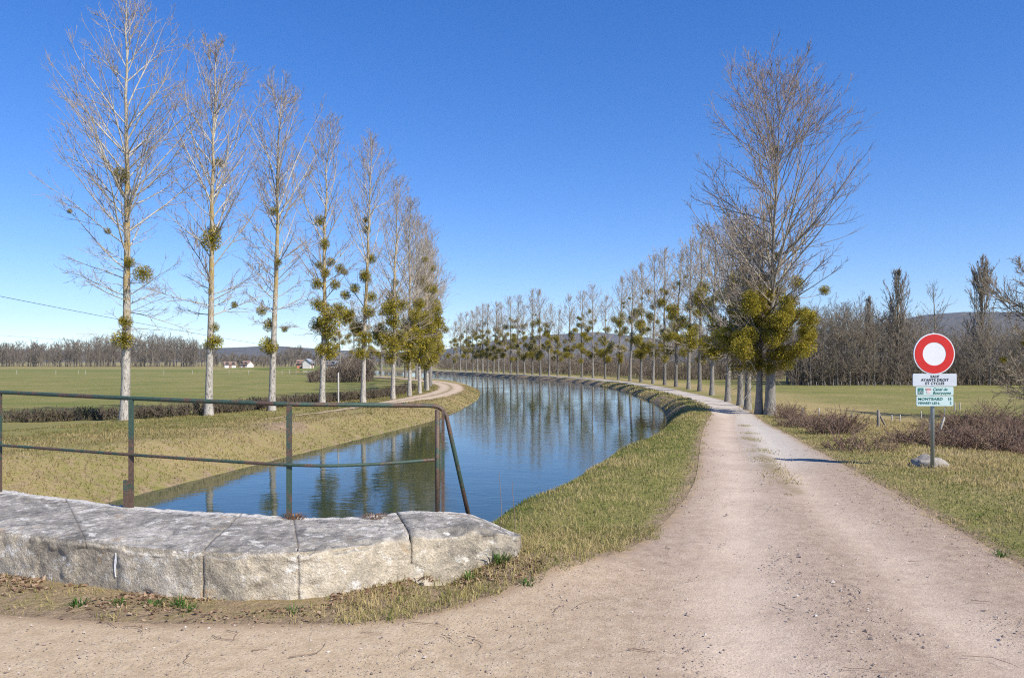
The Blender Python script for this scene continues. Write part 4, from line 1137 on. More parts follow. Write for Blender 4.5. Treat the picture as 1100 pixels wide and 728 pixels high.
# dead leaves along the parapet
n = 3800
px = rg.uniform(-6.8, 0.25, n); fy = np.interp(px, sf[:, 0], sf[:, 1]); py = fy - np.abs(rg.normal(0, 0.24, n)) - 0.01
k = fbm(px * 1.8, py * 3, 0, 60, 2) > 0.44; px, py = px[k], py[k]
n = len(px); zz = zterr(px, py) + rg.uniform(0.004, 0.02, n)
a = rg.uniform(0, 6.28, n); tilt = rg.normal(0, 0.5, (n, 2)); s_ = rg.uniform(0.008, 0.022, n)[:, None]
e1 = np.stack([np.cos(a), np.sin(a), tilt[:, 0]], 1); e2 = np.stack([-np.sin(a), np.cos(a), tilt[:, 1]], 1) * 0.6
c0 = np.stack([px, py, zz], 1)
V = np.stack([c0 - e1 * s_, c0 + e2 * s_, c0 + e1 * s_, c0 - e2 * s_], 1).reshape(-1, 3); V[:, 2] = np.maximum(V[:, 2], np.repeat(zz, 4) - 0.004)
tag(mk('leaf_litter', V, np.arange(n * 4).reshape(-1, 4), M['litter'], None, {'tone': np.repeat(rg.uniform(0, 1, n), 4)}), 'brown dead leaves along the foot of the parapet', None, None, 'stuff')

# pebbles on the road
n = 70000
px = rg.uniform(-4, 6.2, n); py = 3.2 + 13 * rg.uniform(0, 1, n) ** 1.6
k = inside_road(px, py); px, py = px[k], py[k]
d1 = dist_poly(px, py, RUT1); d2 = dist_poly(px, py, RUT2)
pr = (0.12 + 0.9 * sstep(0.50, 0.66, fbm(px * 0.9, py * 0.6, 0, 66, 3))) * (1 - 0.85 * np.exp(-(d1 / 0.4) ** 2)) * (1 - 0.6 * np.exp(-(d2 / 0.3) ** 2)) * np.where(px < 0.3, 0.3, 1)
pr = np.maximum(pr, 0.9 * np.exp(-dist_poly(px, py, RR) / 0.25))
k = rg.uniform(0, 1, len(px)) < pr; px, py = px[k], py[k]; n = len(px)
zz = zterr(px, py) + 0.012
octv = np.array([(1, 0, 0), (-1, 0, 0), (0, 1, 0), (0, -1, 0), (0, 0, 1), (0, 0, -0.5)], float)
octf = np.array([(0, 2, 4), (2, 1, 4), (1, 3, 4), (3, 0, 4), (2, 0, 5), (1, 2, 5), (3, 1, 5), (0, 3, 5)])
s_ = rg.gamma(1.6, 0.0020, n) + 0.0028; an = rg.uniform(0, 6.28, n)
V = octv[None] * (s_[:, None, None] * rg.uniform(0.6, 1.35, (n, 6, 1))) * np.array([1.15, 0.9, 0.75])
V = np.stack([V[..., 0] * np.cos(an)[:, None] - V[..., 1] * np.sin(an)[:, None], V[..., 0] * np.sin(an)[:, None] + V[..., 1] * np.cos(an)[:, None], V[..., 2]], -1) + np.stack([px, py, zz], 1)[:, None]
Fq = (np.arange(n) * 6)[:, None, None] + octf[None]
tag(mk('gravel', V.reshape(-1, 3), Fq.reshape(-1, 3), M['pebble'], None, {'tone': np.repeat(np.clip(rg.normal(0.4, 0.28, n), 0, 1), 6)}), 'loose pebbles on the dirt road', None, None, 'stuff')

# weeds and tufts one can tell apart
def tuft(name, loc, n, h, w, tone, seed, label, mat='grass', lean=0.9, rad=0.05, group=None, cat='grass tuft'):
    rng = np.random.default_rng(seed)
    a = rng.uniform(0, 6.28, n); q = rad * rng.uniform(0, 1, n) ** 0.5
    B = np.stack([q * np.cos(a), q * np.sin(a), np.full(n, -0.01)], 1)
    s = np.stack([-np.sin(a), np.cos(a), 0 * a], 1) * w
    d = np.stack([np.cos(a), np.sin(a), 0 * a], 1); ln = np.abs(rng.normal(lean * 0.6, lean * 0.4, n))[:, None]
    hh = (h * rng.uniform(0.5, 1.15, n))[:, None]; up = np.array([[0, 0, 1.0]])
    mid = B + up * hh * 0.6 + d * hh * ln * 0.3; tip = B + up * hh * (1 - 0.3 * np.minimum(ln, 2)) + d * hh * ln
    V = np.stack([B - s, B + s, mid + s * 0.7, mid - s * 0.7, tip], 1).reshape(-1, 3)
    k = np.arange(n)[:, None] * 5
    o = mk(name, V, [k + np.array([[0, 1, 2, 3]]), k + np.array([[3, 2, 4]])], M[mat], None, {'tone': np.repeat(np.clip(rng.normal(tone, 0.18, n), 0, 1), 5)})
    o.location = loc
    return tag(o, label, cat, group)
tl_ = [((458, 641), 150, 0.20, .0035, 0.93, 'grass', 'long straw-coloured grass tuft drooping at the joint near the right end of the parapet'),
       ((448, 634), 80, 0.15, .0035, 0.2, 'grass', 'green grass tuft behind the straw tuft at the parapet joint'),
       ((505, 611), 80, 0.12, .0060, 0.2, 'weed', 'leafy green weed in front of the right end of the parapet'),
       ((538, 604), 60, 0.12, .0050, 0.3, 'weed', 'green weed beneath the tapering tip of the parapet'),
       ((505, 622), 50, 0.08, .0050, 0.4, 'weed', 'small green weed on bare soil right of the straw tuft'),
       ((566, 628), 45, 0.07, .0045, 0.4, 'weed', 'green weed at the corner where verge and road meet'),
       ((85, 650), 45, 0.07, .0045, 0.4, 'weed', 'small green weed at the foot of the parapet near the left edge'),
       ((194, 650), 45, 0.08, .0045, 0.2, 'weed', 'bright green weed below the second joint of the parapet'),
       ((165, 650), 40, 0.06, .0040, 0.3, 'weed', 'green weed just left of the cracked joint of the parapet'),
       ((130, 648), 40, 0.06, .0040, 0.5, 'weed', 'pale green weed right of the white streak on the parapet'),
       ((203, 655), 40, 0.055, .0045, 0.3, 'weed', 'flat green weed in front of the cracked joint at the edge of the road'),
       ((316, 656), 40, 0.055, .0045, 0.5, 'weed', 'low green weed below the middle of the parapet'),
       ((1075, 598), 40, 0.08, .0040, 0.4, 'weed', 'green tuft at the right edge of the road near the right border'),
       ]
for i, ((a, b_), nn, h_, w_, tn, mt, lb) in enumerate(tl_):
    p = place(a, b_)
    tuft('grass_tuft' if mt == 'grass' else 'weed_plant', p, nn, h_, w_, tn, 800 + i, lb, mt, 0.9 if mt == 'grass' else 1.3, 0.06, None, 'grass tuft' if mt == 'grass' else 'weed')

# dry stalks by the end of the parapet
for i, (a, y0, y1, yy, lb) in enumerate([(537, 568, 506, 6.75, 'taller dry stalk standing against the water at the right end of the parapet'), (552, 570, 517, 6.75, 'shorter dry stalk standing against the water at the tip of the parapet')]):
    x_ = (a - 550) / F * yy; zb = EYE - (y0 - HOR) / F * yy; zt = EYE - (y1 - HOR) / F * yy
    kz = np.linspace(0, 1, 7); P = np.stack([x_ + 0.012 * np.sin(kz * 4 + i), yy + 0.01 * kz, zb - 0.05 + (zt - zb + 0.05) * kz], 1)
    V, Q = tubes(P[None], np.linspace(0.0035, 0.0016, 7)[None], 5)
    tag(mk('dry_stalk', V, Q, M['twig'], None, None, True), lb, 'stalk')
# bleached bent stems by the parapet tip
rs = np.random.default_rng(42)
acc = Acc()
S = np.array([[0.10 + rs.normal(0, .10), 6.75 + rs.normal(0, .10), 0.1] for _ in range(26)])
D = np.stack([rs.normal(0.1, 0.7, 26), rs.normal(0, 0.4, 26), np.full(26, 0.9)], 1)
P, Rr = grow(rs, S, D, rs.uniform(0.15, 0.42, 26), np.full(26, .0028), np.full(26, .0012), 6, -0.5, 0.15)
V, Q = tubes(P, Rr, 4); acc.add(V, Q, 1.0)
tag(acc.build('dead_stems', M['grass']), 'bleached bent stems growing past the tip of the parapet', 'dead plant')

# fallen twigs on the road
tw = [(235, 690), (150, 676), (120, 672), (200, 712), (255, 684), (280, 700), (430, 705), (480, 690), (520, 692), (600, 655), (625, 650), (690, 700), (742, 625), (925, 635), (985, 605), (1055, 648), (935, 722), (845, 655), (720, 590), (1065, 710), (400, 682), (460, 672), (560, 700), (340, 704)]
GT = 'fallen twigs on the dirt road'
for i, (a, b_) in enumerate(tw):
    p = place(a, b_)
    L = rs.uniform(0.07, 0.30); az = rs.normal(0.1, 0.7)
    kz = np.linspace(-0.5, 0.5, 7)
    bend = rs.normal(0, 0.22, 1)
    P = np.stack([kz * L, bend * L * (kz * 2) ** 2 * 0.6 + np.cumsum(rs.normal(0, 0.05, 7)) * L, 0.003 + 0.02 * L * rs.uniform(0, 1, 7)], 1)
    V, Q = tubes(P[None], np.linspace(0.0028, 0.0012, 7)[None] * rs.uniform(0.7, 1.3), 5)
    o = mk('twig', V, Q, M['twig'], None, None, True); o.location = (p[0], p[1], p[2] + 0.016); o.rotation_euler = (0, 0, az)
    tag(o, 'thin dry twig lying on the dirt road', 'twig', GT)

# ------------------------------------------------------------------ stone parapet
par = empty('stone_parapet', (-2.3, 6.5, 0), 'long weathered limestone parapet carrying the rusty railing', 'parapet')
def res(P, n):
    d = arc(P); t = np.linspace(0, d[-1], n); return np.stack([np.interp(t, d, P[:, 0]), np.interp(t, d, P[:, 1])], 1)
NB = 900
FR = res(smooth_curve(STONE_FRONT, 12), NB); BKc = res(smooth_curve(STONE_BACK, 12), NB)
# joints, as (front x, back x)
JF = [-9.5, -6.9, -5.3, -3.30, -2.26, -1.56, -0.80, 0.06]; JB = [-9.1, -7.0, -5.9, -4.55, -2.45, -1.95, -1.05, 0.08]
ZT = [0.36, 0.36, 0.362, 0.355, 0.365, 0.36, 0.385]
for bi in range(len(JF) - 1):
    nA = max(20, int((JF[bi + 1] - JF[bi]) / 0.022)); 
    fx = np.linspace(JF[bi], JF[bi + 1], nA); bx_ = np.linspace(JB[bi], JB[bi + 1], nA)
    fy = np.interp(fx, FR[:, 0], FR[:, 1]); byy = np.interp(bx_, BKc[:, 0], BKc[:, 1])
    zt = 0.36 if not bi == 6 else 0.37; zb = -0.25; last = bi == len(JF) - 2
    # section: front bottom -> front top -> back top -> back bottom (s across, z up)
    nf, nt2, nb2 = 26, 54, 8
    rr = 0.05
    sec = [(0.0, zb + (zt - rr - zb) * k / nf) for k in range(nf)]
    sec += [(rr - rr * math.cos(a), zt - rr + rr * math.sin(a)) for a in np.linspace(0, math.pi / 2, 7)]
    sec += [(rr + (1 - 2 * rr) * k / nt2, zt) for k in range(1, nt2)]
    sec += [(1 - rr * 0.6 + rr * 0.6 * math.sin(a), zt - rr * 0.6 + rr * 0.6 * math.cos(a)) for a in np.linspace(0, math.pi / 2, 5)]
    sec += [(1.0, zt - 0.05 - (zt + 0.1) * k / nb2) for k in range(1, nb2)]
    sec = np.array(sec); ns_ = len(sec)
    S, Zs = sec[:, 0], sec[:, 1]
    ex = fx[:, None] + (bx_ - fx)[:, None] * S[None]; ey = fy[:, None] + (byy - fy)[:, None] * S[None]
    ez = np.tile(Zs[None], (nA, 1))
    # worn edges at the joints, tapering to the tip on the last block
    e = np.minimum(np.arange(nA), np.arange(nA)[::-1]) * 0.022
    wear = np.exp(-e / 0.010)[:, None] * sstep(0.40, 0.62, fbm(ex * 6, ey * 6, ez * 6, 300, 3)) * 1.6
    wj = np.array([0.1, 0.1, 0.1, 0.12, 0.5, 0.15, 1.3, 0.0]); tt_ = np.linspace(0, 1, nA)[:, None]; wear = wear * np.where(tt_ < 0.5, wj[bi], wj[bi + 1])
    ez = np.where(ez > 0.1, ez - wear * 0.006 * (ez - 0.1) / 0.26, ez)
    ey = ey + wear * 0.006 * (S[None] < 0.06)
    if last:
        tt = np.linspace(0, 1, nA)[:, None]
        ez = np.where(ez > 0.05, ez - 0.10 * sstep(0.55, 1.0, tt) * np.ones_like(ez), ez)
    n1 = fbm(ex * 3, ey * 3, ez * 3, 200, 4) - 0.5; n2 = fbm(ex * 14, ey * 14, ez * 14, 230, 3) - 0.5
    topm = sstep(zt - 0.09, zt - 0.02, ez)
    n3 = fbm(ex * 34, ey * 34, ez * 34, 231, 2) - 0.5
    ez = ez + topm * (0.026 * n1 + 0.022 * n2 + 0.010 * n3)
    ey = ey - (1 - topm) * (S[None] < 0.3) * (0.034 * n1 + 0.03 * n2 + 0.012 * n3) * 0.9
    ptch = sstep(0.50, 0.56, fbm(ex * 2.2, ez * 3.0, ey * 0, 205, 3))
    ey = ey + (1 - topm) * (S[None] < 0.3) * 0.016 * ptch
    # chipped upper arris
    chip = sstep(0.52, 0.72, fbm(ex * 5, ey * 5, ez * 0, 260 + bi, 3)) * np.exp(-((S[None] - 0.03) / 0.05) ** 2) * topm
    ez = ez - 0.045 * chip
    sag = 0.008 * np.sin(S * math.pi)[None] * topm; ez = ez + sag
    V = np.stack([ex, ey, ez], -1).reshape(-1, 3)
    i, j = np.meshgrid(np.arange(ns_ - 1), np.arange(nA - 1)); q = (j * ns_ + i).ravel()
    Q = np.stack([q, q + ns_, q + ns_ + 1, q + 1], 1)
    cap0 = np.arange(ns_)[None]; cap1 = ((nA - 1) * ns_ + np.arange(ns_)[::-1])[None]
    jn = np.exp(-e / 0.012)[:, None] * np.ones((nA, ns_)); bk = np.tile(S[None], (nA, 1))
    o = mk('coping_stone', V - np.array([[-2.3, 6.5, 0]]), [Q, cap0, cap1], M['stone'], par, {'joint': jn.ravel(), 'across': bk.ravel()}, True)
# joint filling and the wall that goes down to the water
wv = []; nn = 80
wf = res(smooth_curve(STONE_FRONT, 12), nn) ; wb = res(smooth_curve(STONE_BACK, 12), nn)
for k in range(nn):
    a, b_ = wf[k], wb[k]; dd = (b_ - a) / (np.linalg.norm(b_ - a) + 1e-9)
    a = a + dd * min(0.016, 0.4 * np.linalg.norm(wb[k] - wf[k])); b2 = b_ - dd * min(0.05, 0.4 * np.linalg.norm(wb[k] - wf[k]))
    top = 0.345 - 0.15 * float(sstep(0.85, 1.0, k / (nn - 1)))
    wv += [(a[0], a[1], -0.3), (a[0], a[1], top), (b2[0], b2[1], top), (b2[0], b2[1], -2.2)]
wq = []
for k in range(nn - 1):
    for c in range(3): wq.append((k * 4 + c, k * 4 + 4 + c, k * 4 + 5 + c, k * 4 + 1 + c))
mk('retaining_wall', np.array(wv) - np.array([[-2.3, 6.5, 0]]), np.array(wq), M['stone'], par)
# white lime streak on the front face
kz = np.linspace(0.285, 0.10, 10); xs = -3.02 + 0.006 * np.sin(kz * 30)
fy_ = np.interp(xs, FR[:, 0], FR[:, 1])
fy_ = fy_ - (0.034 * (fbm(xs * 3, fy_ * 3, kz * 3, 200, 4) - 0.5) + 0.03 * (fbm(xs * 14, fy_ * 14, kz * 14, 230, 3) - 0.5)) * 0.9 - 0.013 + 0.016 * sstep(0.50, 0.56, fbm(xs * 2.2, kz * 3.0, 0 * kz, 205, 3))
Vv = []
for a, b_, c in zip(xs, fy_, kz):
    w_ = 0.0055 + 0.003 * math.sin(c * 37)
    Vv += [(a - w_, b_ + 0.05, c), (a - w_, b_, c), (a + w_, b_, c), (a + w_, b_ + 0.05, c)]
Qv = [(k * 4 + s, k * 4 + s + 1, k * 4 + s + 5, k * 4 + s + 4) for k in range(9) for s in range(3)]
mk('lime_streak', np.array(Vv) - np.array([[-2.3, 6.5, 0]]), np.array(Qv), M['white'], par)
# dry moss tufts on the stone top
for i, (a, b_, lb) in enumerate([(318, 553, 'brown dead moss cushion at the foot of the third railing post'), (405, 553, 'small brown moss cushion on the back edge of the parapet right of the third post'), (66, 537, 'flat dark moss patch on the joint near the left end of the parapet'), (262, 551, 'dark moss patch on the back edge of the parapet left of the third post')]):
    yy = 1.37 * F / (b_ - HOR); x_ = (a - 550) / F * yy
    tuft('moss_cushion', (x_, yy - 0.06, 0.355), 160, 0.055 if i < 2 else 0.02, 0.004, 0.3, 850 + i, lb, 'litter', 1.6, 0.11 if i < 2 else 0.09, None, 'moss')

# ------------------------------------------------------------------ railing
rail = empty('rusty_railing', (-2.0, 7.3, 0.36), 'rusty green metal railing bolted along the stone parapet', 'railing')
off = np.array([[-2.0, 7.3, 0.36]])
def rod(name, pts, r, sides=10, smooth=True, n=None):
    P = np.array(pts, float)
    V, Q = tubes(P[None], np.full((1, len(P)), r), sides)
    k = len(P)
    return mk(name, V - off, [Q, np.arange(sides)[None, ::-1], ((k - 1) * sides + np.arange(sides))[None]], M['rail'], rail, None, smooth)
def bar(name, p0, w, d, z0, z1):
    V, Q = box(p0[0] - w / 2, p0[0] + w / 2, p0[1] - d / 2, p0[1] + d / 2, z0, z1)
    o = mk(name, V - off, Q, M['rail'], rail)
    return o
posts = [(-7.25, 9.15), (-5.38, 8.33), (-3.60, 7.50), (-1.96, 6.98), (-0.68, 7.20)]
ztop = [1.43, 1.415, 1.39, 1.362, 1.335]
# angle-iron posts: two thin legs of an L
def angle_post(p, z0, z1):
    w, th = 0.050, 0.008
    L = np.array([(-w / 2, -w / 2), (w / 2, -w / 2), (w / 2, -w / 2 + th), (-w / 2 + th, -w / 2 + th), (-w / 2 + th, w / 2), (-w / 2, w / 2)])
    V = np.array([(p[0] + a, p[1] + b_, zz) for zz in (z0, z1) for a, b_ in L]); n6 = 6
    Q = np.array([(k, (k + 1) % n6, (k + 1) % n6 + n6, k + n6) for k in range(n6)])
    return mk('post', V - off, [Q, np.arange(6)[None, ::-1], (6 + np.arange(6))[None]], M['rail'], rail)
for p, zt_ in zip(posts[:4], ztop): angle_post(p, 0.30, zt_ - 0.01)
rod('post', [(posts[4][0], posts[4][1], 0.3), (posts[4][0], posts[4][1], 1.30)], 0.022)
angle_post((posts[2][0] - 0.045, posts[2][1] - 0.01), 0.30, 0.62)      # repair stub beside the second post
V, Q = box(posts[4][0] + 0.04, posts[4][0] + 0.065, posts[4][1] - 0.02, posts[4][1] + 0.02, 0.3, 1.30)
mk('post', V - off, Q, M['rail'], rail)
toprail = [(p[0], p[1] - 0.005, zt_) for p, zt_ in zip(posts, ztop)]
tp = smooth_curve(toprail[:4], 6)
bend = [(-1.3, 7.08, 1.35), (-0.80, 7.20, 1.338), (-0.68, 7.22, 1.325), (-0.63, 7.23, 1.29), (-0.60, 7.235, 1.24), (-0.40, 7.27, 0.33)]
full = np.concatenate([tp, smooth_curve([tp[-1]] + bend[:5], 6)[1:], np.array([bend[5]])])
rod('top_rail', full, 0.020, 12)
mid = smooth_curve([(-7.25, 9.12, 0.86), (-5.38, 8.30, 0.862), (-3.60, 7.47, 0.86), (-1.96, 6.95, 0.832), (-1.3, 7.0, 0.828), (-0.70, 7.17, 0.85)], 8)
rod('middle_rail', mid, 0.0145, 10)

# ------------------------------------------------------------------ road sign
SX, SY = 6.885, 12.9; SZ = ground_at(SX, SY)
sign = empty('no_entry_sign', (SX, SY, SZ), 'round red and white prohibition sign with three text plates on a grey pole', 'road sign')
def pxz(py): return EYE - (py - HOR) / F * SY - SZ
def pxx(px): return (px - 550) / F * SY - SX
def cap_tube(name, P, r, sides, mat, parent):
    P = np.array(P, float); V, Q = tubes(P[None], np.full((1, len(P)), r), sides); k = len(P)
    return mk(name, V, [Q, np.arange(sides)[None, ::-1], ((k - 1) * sides + np.arange(sides))[None]], mat, parent, None, True)
cap_tube('pole', [(0, 0.06, -0.2), (0, 0.06, pxz(357))], 0.031, 16, M['galv'], sign)
def disc(name, cz, r, y0, y1, mat, parent, rin=0.0, n=64):
    a = np.arange(n) / n * 2 * np.pi
    ring = lambda rad, yy: np.stack([rad * np.cos(a), np.full(n, yy), cz + rad * np.sin(a)], 1)
    k = np.arange(n); k2 = (k + 1) % n
    V = np.concatenate([ring(r, y0), ring(r, y1)])
    fs = [np.stack([k, k2, k2 + n, k + n], 1)]
    if rin: 
        V = np.concatenate([V, ring(rin, y0), ring(rin, y1)])
        fs += [np.stack([k, k + 2 * n, k2 + 2 * n, k2], 1), np.stack([k + 2 * n, k + 3 * n, k2 + 3 * n, k2 + 2 * n], 1), np.stack([k + n, k2 + n, k2 + 3 * n, k + 3 * n], 1)]
    else: fs += [np.arange(n)[None], (n + np.arange(n))[None, ::-1]]
    return mk(name, V, fs, mat, parent)
cz = pxz(380)
face = disc('disc', cz, 0.335, 0.0, 0.022, M['white'], sign)
disc('red_ring', cz, 0.318, -0.004, -0.001, M['red'], face, 0.190)
disc('back_plate', cz, 0.325, 0.022, 0.028, M['galv'], face)
def rplate(name, x0, x1, z0, z1, y0, y1, mat, parent, rad=0.018, n=6):
    pts = []
    for cx, cz_, a0 in ((x1 - rad, z1 - rad, 0), (x0 + rad, z1 - rad, 90), (x0 + rad, z0 + rad, 180), (x1 - rad, z0 + rad, 270)):
        for k in range(n + 1):
            a = R_(a0 + 90 * k / n); pts.append((cx + rad * math.cos(a), cz_ + rad * math.sin(a)))
    m_ = len(pts); V = np.array([(a, yy, b_) for yy in (y0, y1) for a, b_ in pts]); k = np.arange(m_); k2 = (k + 1) % m_
    return mk(name, V, [np.stack([k, k2, k2 + m_, k + m_], 1), np.arange(m_)[None], (m_ + np.arange(m_))[None, ::-1]], mat, parent)
def frame_plate(px0, px1, py0, py1, mat, edge_mat):
    x0, x1, z1, z0 = pxx(px0), pxx(px1), pxz(py0), pxz(py1)
    pl = rplate('text_plate', x0, x1, z0, z1, 0.002, 0.020, mat, sign)
    return pl, x0, x1, z0, z1
def text(s, x, z, size, mat, parent, align='CENTER', shear=0.0, sx=1.0, name='lettering'):
    cu = bpy.data.curves.new('t', 'FONT'); cu.body = s; cu.size = size; cu.align_x = align; cu.align_y = 'CENTER'; cu.extrude = 0.0008; cu.shear = shear; cu.space_character = 1.08
    cu.offset = size * 0.012
    t_ = bpy.data.objects.new('t', cu); C.objects.link(t_)
    bpy.context.view_layer.update()
    me = bpy.data.meshes.new_from_object(t_.evaluated_get(bpy.context.evaluated_depsgraph_get()))
    bpy.data.objects.remove(t_)
    o = bpy.data.objects.new(name, me); C.objects.link(o); me.materials.clear(); me.materials.append(mat)
    o.parent = parent; o.location = (x, -0.002, z); o.rotation_euler = (R_(90), 0, 0); o.scale = (sx, 1, 1)
    return o
p1, x0, x1, z0, z1 = frame_plate(980.8, 1027.8, 401.2, 414.6, M['sheet_white'], None)
h = z1 - z0; cx = (x0 + x1) / 2
for k, s in enumerate(['SAUF', 'AYANTS DROIT', 'ET CYCLES']): text(s, cx, z1 - h * (0.24 + 0.27 * k), 0.060, M['black'], p1)
p2, x0, x1, z0, z1 = frame_plate(984.0, 1024.4, 415.3, 424.4, M['sheet_mint'], None)
h = z1 - z0
sq = rplate('emblem', x0 + 0.03, x0 + 0.122, z0 + 0.02, z1 - 0.02, -0.002, 0.001, M['green_ink'], p2, 0.004)
# cyclist pictogram: two wheels, frame and rider
for wx in (0.052, 0.100):
    a = np.linspace(0, 2 * np.pi, 15); P = np.stack([x0 + wx + 0.015 * np.cos(a), np.full(15, -0.003), z0 + 0.046 + 0.015 * np.sin(a)], 1)
    V, Q = tubes(P[None], np.full((1, 15), 0.0025), 4); mk('wheel_mark', V, Q, M['white'], sq)
P = np.array([(x0 + .052, -.003, z0 + .046), (x0 + .070, -.003, z0 + .075), (x0 + .092, -.003, z0 + .074), (x0 + .100, -.003, z0 + .046), (x0 + .078, -.003, z0 + .050), (x0 + .070, -.003, z0 + .075), (x0 + .084, -.003, z0 + .100)])
V, Q = tubes(P[None], np.full((1, 7), 0.004), 4); mk('rider_mark', V, Q, M['white'], sq)
# small reddish regional badge: a rounded cap shape over a pale foot
em = rplate('emblem', x0 + 0.155, x0 + 0.250, z0 + 0.085, z1 - 0.025, -0.002, 0.001, M['pinkish'], p2, 0.012)
rplate('badge_foot', x0 + 0.175, x0 + 0.235, z0 + 0.030, z0 + 0.083, -0.002, 0.001, simple('badge_pink', (0.62, 0.48, 0.48), 0.5), em, 0.012)
text('Canal de', x0 + 0.275, z1 - h * 0.30, 0.062, M['green_ink'], p2, 'LEFT', 0.25)
text('Bourgogne', x0 + 0.275, z1 - h * 0.72, 0.062, M['green_ink'], p2, 'LEFT', 0.25)
p3, x0, x1, z0, z1 = frame_plate(984.6, 1024.2, 425.2, 436.0, M['sheet_mint'], None)
h = z1 - z0
for k, (s, d) in enumerate([('MONTBARD', '15'), ('VENAREY-LES-L.', '2')]):
    text(s, x0 + 0.025, z1 - h * (0.30 + 0.40 * k), 0.060 if k == 0 else 0.052, M['green_ink'], p3, 'LEFT', 0, 1.15 if k == 0 else 0.92)
    text(d, x1 - 0.03, z1 - h * (0.30 + 0.40 * k), 0.060, M['green_ink'], p3, 'RIGHT')
for zc in (cz, pxz(408), pxz(420), pxz(430.5)):
    V, Q = box(-0.05, 0.05, 0.0215, 0.085, zc - 0.015, zc + 0.015); mk('clamp', V, Q, M['galv'], sign)

# boulder behind the pole
def boulder(loc, sx, sy, sz, seed, label):
    nu, nv = 36, 20; V = []
    for j in range(nv + 1):
        th = math.pi * j / nv
        for i in range(nu):
            ph = 2 * math.pi * i / nu
            V.append((math.sin(th) * math.cos(ph), math.sin(th) * math.sin(ph), math.cos(th)))
    V = np.array(V)
    dsp = 1 + 0.95 * (fbm(V[:, 0] * 1.3 + 5, V[:, 1] * 1.3, V[:, 2] * 1.3, seed, 4) - 0.5) + 0.1 * (fbm(V[:, 0] * 6, V[:, 1] * 6, V[:, 2] * 6, seed + 3, 2) - 0.5)
    V = np.sign(V) * np.abs(V) ** 0.85 * dsp[:, None] * np.array([sx, sy, sz])
    Q = [(j * nu + i, j * nu + (i + 1) % nu, (j + 1) * nu + (i + 1) % nu, (j + 1) * nu + i) for j in range(nv) for i in range(nu)]
    o = mk('boulder', V, np.array(Q), M['rock'], None, None, True); o.location = loc
    return tag(o, label, 'rock')
boulder((SX + 0.12, SY + 0.40, SZ + 0.01), 0.27, 0.21, 0.16, 4, 'rough grey boulder lying behind the foot of the round sign')

# ------------------------------------------------------------------ fence posts
def post(px, py, top, w, label, mat='post_wood', group=None, lean=0.0, yy=None, name='fence_post'):
    if yy is None: x_, y_, z_ = place(px, py)
    else: x_, y_ = (px - 550) / F * yy, yy; z_ = ground_at(x_, y_)
    H = (py - top) * y_ / F; r = w * y_ / F / 2
    kz = np.array([-0.15, 0.0, H * 0.5, H - r * 0.5, H]); P = np.stack([lean * kz, 0 * kz, kz], 1)
    V, Q = tubes(P[None], np.array([[r, r, r * 0.95, r * 0.9, r * 0.55]]), 8)
    o = mk(name, V, [Q, (4 * 8 + np.arange(8))[None]], M[mat], None, None, True); o.location = (x_, y_, z_)
    return tag(o, label, 'post', group)
post(943.5, 459, 440, 3.6, 'stout dark fence post with a leaning brace in the right-hand meadow')
p = place(948, 459)
V, Q = tubes(np.array([[(p[0] - 0.08, p[1] + .05, p[2] + 0.42), (p[0] + 0.16, p[1] + .05, p[2] - 0.05)]]), np.array([[0.03, 0.03]]), 6)
tag(mk('brace_pole', V, Q, M['post_wood']), 'short slanting brace leaning on the stout fence post', 'pole')
post(904.5, 462, 447, 4.0, 'short thick fence post beside the dry shrub, left of the braced post')
post(896, 460, 450, 2.0, 'thin pale fence stake just left of the short thick post', 'post_pale')
post(862, 449, 437, 2.2, 'small dark fence post behind the reddish shrub near the big poplar')
post(997, 459, 436, 2.6, 'pale leaning stake showing left of the sign pole', 'post_pale', None, 0.16, 21.0, 'wooden_stake')
post(1008, 453, 434, 2.4, 'pale leaning stake showing right of the sign pole', 'post_pale', None, 0.35, 22.5, 'wooden_stake')
post(1068, 461, 446, 2.2, 'grey fence post standing in the brambles at the right', 'post_pale')
GS = 'small fence stakes across the right-hand meadow'
for (a, b_, c) in [(958, 453, 445), (967, 452.5, 445), (989.5, 450, 441.5), (1025.5, 441, 432), (1031, 440, 432), (1014.5, 446, 437.5), (880, 446, 438), (915, 451, 444), (1040, 458, 448), (1050, 459, 449)]:
    post(a, b_, c, 1.4, 'thin weathered stake in the fence line crossing the right-hand meadow', 'post_pale', GS)
GS2 = 'fence stakes along the foot of the wood'
for a in np.arange(868, 980, 9.0): post(a, 415.5, 410.5, 0.9, 'tiny fence stake along the near edge of the wood', 'post_wood', GS2, 0, 74.0)
GS3 = 'pale stakes along the far end of the left field'
for a in [18, 60, 84, 92, 176, 207, 228, 246, 267, 303, 311, 318, 334, 341, 355]: post(a, 403.5 if a > 160 else 400, 399 if a > 160 else 395.5, 0.4, 'tiny pale fence stake at the far end of the left field', 'post_pale', GS3, 0, 150.0)
post(363.5, 437, 400, 1.8, 'thin white marker post standing between the fourth and fifth left poplars', 'post_pale', None, 0, None, 'marker_post')

